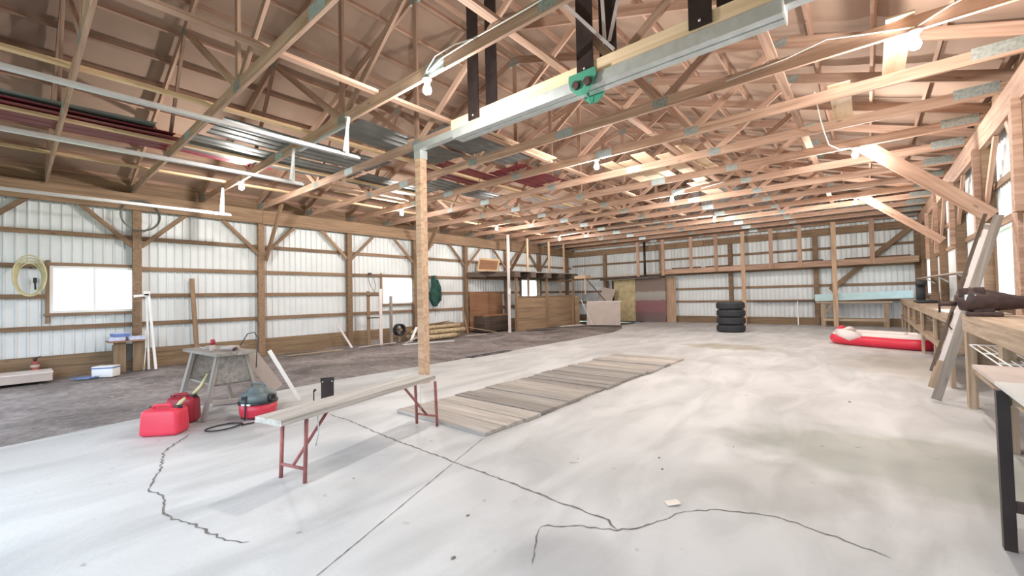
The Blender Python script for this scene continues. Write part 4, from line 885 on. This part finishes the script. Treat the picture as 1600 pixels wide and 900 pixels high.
t = thing('white_stand', (-11.7, 1.9, ZD), 'white upright stand with crossbar beside the small table', 'stand')
board('upright', t, (-11.75, 1.86, ZD), (-11.78, 1.83, 1.50), 0.035, 0.035, M_white, (1, 0, 0)); board('upright', t, (-11.66, 1.96, ZD), (-11.76, 1.86, 1.50), 0.045, 0.035, M_white, (1, 0, 0))
board('crossbar', t, (-11.74, 1.62, 1.47), (-11.74, 1.86, 1.50), 0.05, 0.05, M_white); block('head', t, (-11.76, 1.83, 1.53), (0.09, 0.10, 0.09), M_white)
tube('cord', t, [(-11.7, 1.80, 0.75), (-11.66, 1.80, 0.4), (-11.64, 1.78, 0.15), (-11.62, 1.76, ZD+0.01)], 0.008, M_cable, 6)
t = thing('cooler_box', (-11.35, 1.16, ZD), 'small white cooler with blue rim on the dirt floor', 'cooler', rz=math.radians(55))
block('body', t, (0, 0, 0.085), (0.34, 0.24, 0.17), M_white, local=True, bevel=0.015); block('rim', t, (0, 0, 0.178), (0.35, 0.25, 0.02), M_blue, local=True); block('lid', t, (0, 0, 0.198), (0.34, 0.24, 0.025), M_white, local=True, bevel=0.008)
bm = bmesh.new(); bmesh.ops.create_grid(bm, x_segments=10, y_segments=6, size=0.5)
for v in bm.verts: v.co = V((v.co.x*0.34, v.co.y*0.17, 0.03+0.03*noise.noise(V((v.co.x*9, v.co.y*9, 2)))))
o = from_bm('blue_cloth', bm, M_blue, None, Matrix.Translation((-11.22, 0.86, ZD)) @ Matrix.Rotation(1.0, 4, 'Z'), True); sm = o.modifiers.new('thick', 'SOLIDIFY'); sm.thickness = 0.012; tag(o, 'crumpled blue cloth on the dirt beside the cooler', 'cloth')
t = thing('pale_slab', (-11.75, -0.3, ZD), 'long pale slab lying along the left wall in the corner of view', 'slab')
block('slab', t, (-11.72, -0.35, 0.02), (0.62, 1.62, 0.14), M_palep); block('top_sheet', t, (-11.72, -0.35, 0.098), (0.64, 1.64, 0.015), M_boatwhite)
t = thing('fire_extinguisher', (-12.05, 0.26, ZD), 'old rusty red extinguisher standing against the left wall', 'extinguisher')
lathe('cylinder', t, [(0.055, 0), (0.06, 0.01), (0.06, 0.26), (0.05, 0.33), (0.025, 0.36)], M_ext, seg=18); lathe('band', t, [(0.062, 0.24), (0.062, 0.29)], M_palep, seg=18); lathe('valve', t, [(0.025, 0.36), (0.03, 0.40), (0.02, 0.42)], M_rust, seg=12); tube('lever', t, [(0.0, 0, 0.41), (0.02, 0.07, 0.44)], 0.012, M_rust, 6, local=True)
# --- rack, wood pile, jacket along the left wall
t = thing('wooden_rack', (-11.3, 7.1, ZD), 'narrow upright wooden rack beside the far left window', 'rack')
for x, y, z, m in ((-11.45, 6.86, 1.55, M_frame), (-11.30, 7.18, 1.62, M_boatwhite), (-11.15, 7.44, 1.40, M_grey)): board('upright', t, (x, y, ZD), (x, y, z), 0.09, 0.04, m, (1, 0, 0))
for z in (0.75, 1.42): board('rung', t, (-11.45, 6.80, z), (-11.30, 7.20, z), 0.04, 0.035, M_dark)
board('bottom_box', t, (-11.5, 6.95, 0.0), (-11.33, 7.15, 0.0), 0.14, 0.16, M_grey)
t = thing('green_jacket', (-12.1, 9.85, 0.95), 'dark green jacket hanging on the left wall right of the window', 'jacket')
bm = bmesh.new(); g = []
prof = [(2.12, 0.03), (2.05, 0.06), (1.93, 0.10), (1.78, 0.13), (1.62, 0.17), (1.46, 0.20), (1.30, 0.21), (1.18, 0.16), (1.08, 0.11), (1.0, 0.05)]
for z, w in prof:
    row = []
    for k in range(14):
        a = 2*math.pi*k/14; n_ = 1+0.7*noise.noise(V((math.cos(a)*2.5, math.sin(a)*2.5, z*4)))
        row.append(bm.verts.new((0.03+0.07*math.cos(a)*n_+(0.02 if z < 1.8 else 0), w*math.sin(a)*n_+0.06*(2.1-z), z-0.95)))
    g.append(row)
for i in range(len(g)-1):
    for k in range(14): bm.faces.new((g[i][k], g[i][(k+1) % 14], g[i+1][(k+1) % 14], g[i+1][k]))
bm.faces.new(g[0]); bm.faces.new(g[-1]); from_bm('body', bm, M_jacket, t, None, True)
tube('sleeve', t, [(0.06, 0.14, 1.02), (0.09, 0.24, 0.75), (0.08, 0.28, 0.45), (0.08, 0.27, 0.25)], [0.05, 0.06, 0.055, 0.045], M_jacket, 10, local=True); tube('strap', t, [(0.02, 0.1, 1.2), (0.05, 0.17, 1.0), (0.06, 0.22, 0.7)], 0.014, M_blackp, 6, local=True)
tube('drawstring', t, [(0.05, 0.05, 0.1), (0.05, 0.07, -0.15), (0.04, 0.06, -0.3)], 0.008, M_rust, 5, local=True)
k = 0
for row, (xs, z, r) in enumerate((((-11.08, -11.28, -11.48, -11.68, -11.88), 0.005, 0.092), ((-11.18, -11.39, -11.60, -11.80), 0.165, 0.078), ((-11.36, -11.58, -11.78), 0.31, 0.066))):
    for i, x in enumerate(xs):
        y0 = 8.55+random.uniform(-0.1, 0.45)+0.15*row; y1 = y0+random.uniform(1.3, 1.9)
        sk = (0.0, 0.0, 0.03)[row]*random.choice((-1, 1)); pts = [V((x+sk*(q-2)/2+random.uniform(-.008, .008), y0+(y1-y0)*q/4, z+random.uniform(-.006, .006))) for q in range(5)]
        o = tube('log', None, pts, [r*random.uniform(0.86, 1.0) for _ in range(5)], M_log, 10)
        tag(o, 'round log in the %s layer of the wood pile, %s from the front' % (('bottom', 'middle', 'top')[row], ORD[i]), 'log', 'logs in the wood pile')
for p0, p1, w, m, lab in (((-11.25, 8.8, 0.42), (-11.75, 10.3, 0.45), 0.09, M_frame, 'brown board laid slanting over the wood pile'), ((-10.85, 10.3, -0.04), (-10.65, 11.1, -0.04), 0.07, M_palep, 'pale board on the dirt right of the wood pile'), ((-11.45, 10.95, -0.05), (-12.0, 11.2, 0.95), 0.06, M_frame, 'dark stake leaning up out of the wood pile'), ((-10.95, 8.0, -0.05), (-11.3, 8.5, 0.36), 0.08, M_white, 'white board leaning on the left end of the wood pile'), ((-10.85, 7.75, -0.05), (-11.0, 8.5, 0.12), 0.07, M_palep, 'pale board slanting at the left end of the wood pile'),
                          ((-10.65, 7.5, -0.06), (-10.05, 9.0, -0.06), 0.05, M_white, 'long white strip lying on the dirt before the wood pile'), ((-11.2, 6.4, -0.06), (-11.0, 7.5, -0.02), 0.06, M_palep, 'pale strip lying before the wooden rack'), ((-11.5, 6.35, ZD), (-12.0, 6.15, 0.62), 0.07, M_boatwhite, 'short white board leaning beside the left wall post'),
                          ((-11.75, 9.3, 0.40), (-11.65, 10.4, 0.40), 0.16, M_plyred, 'brown scrap board on top of the wood pile'), ((-11.0, 10.6, 0.22), (-10.8, 11.9, -0.05), 0.05, M_log, 'long pole trailing from the wood pile to the right'), ((-11.9, 3.2, -0.06), (-11.6, 5.6, -0.05), 0.08, M_skirt, 'long brown board on the dirt at the wall foot'),
                          ((-11.15, 4.4, -0.06), (-11.0, 5.8, -0.05), 0.05, M_log, 'thin pale board on the dirt near the third post')):
    o = board('scrap_board', None, p0, p1, w, 0.025, m); tag(o, lab, 'board', 'scrap boards along the left wall')
t = thing('wire_roll', (-11.7, 8.1, ZD), 'black round roll of wire at the left end of the wood pile', 'wire roll')
for k in range(4): tube('coil', t, [(-11.75+0.05*k, 8.1+0.17*math.cos(a), 0.30+0.17*math.sin(a)) for a in [2*math.pi*i/20 for i in range(20)]], 0.03, M_rubber, 6, True)
board('axle', t, (-11.85, 8.1, 0.30), (-11.55, 8.1, 0.30), 0.05, 0.05, M_log); board('prop', t, (-11.68, 8.1, ZD), (-11.68, 8.1, 0.28), 0.06, 0.04, M_grey, (1, 0, 0))
t = thing('wall_strap', (-12.1, 6.75, 1.6), 'dark strap loop hanging on the rail left of the far window', 'strap')
tube('loop', t, [(-12.17, 7.35, 2.10), (-12.16, 7.30, 1.95), (-12.15, 7.38, 1.72), (-12.14, 7.50, 1.52), (-12.15, 7.55, 1.75), (-12.16, 7.48, 2.05)], 0.012, M_greysheet, 6); block('hook', t, (-12.17, 7.36, 2.13), (0.05, 0.1, 0.05), M_rust)
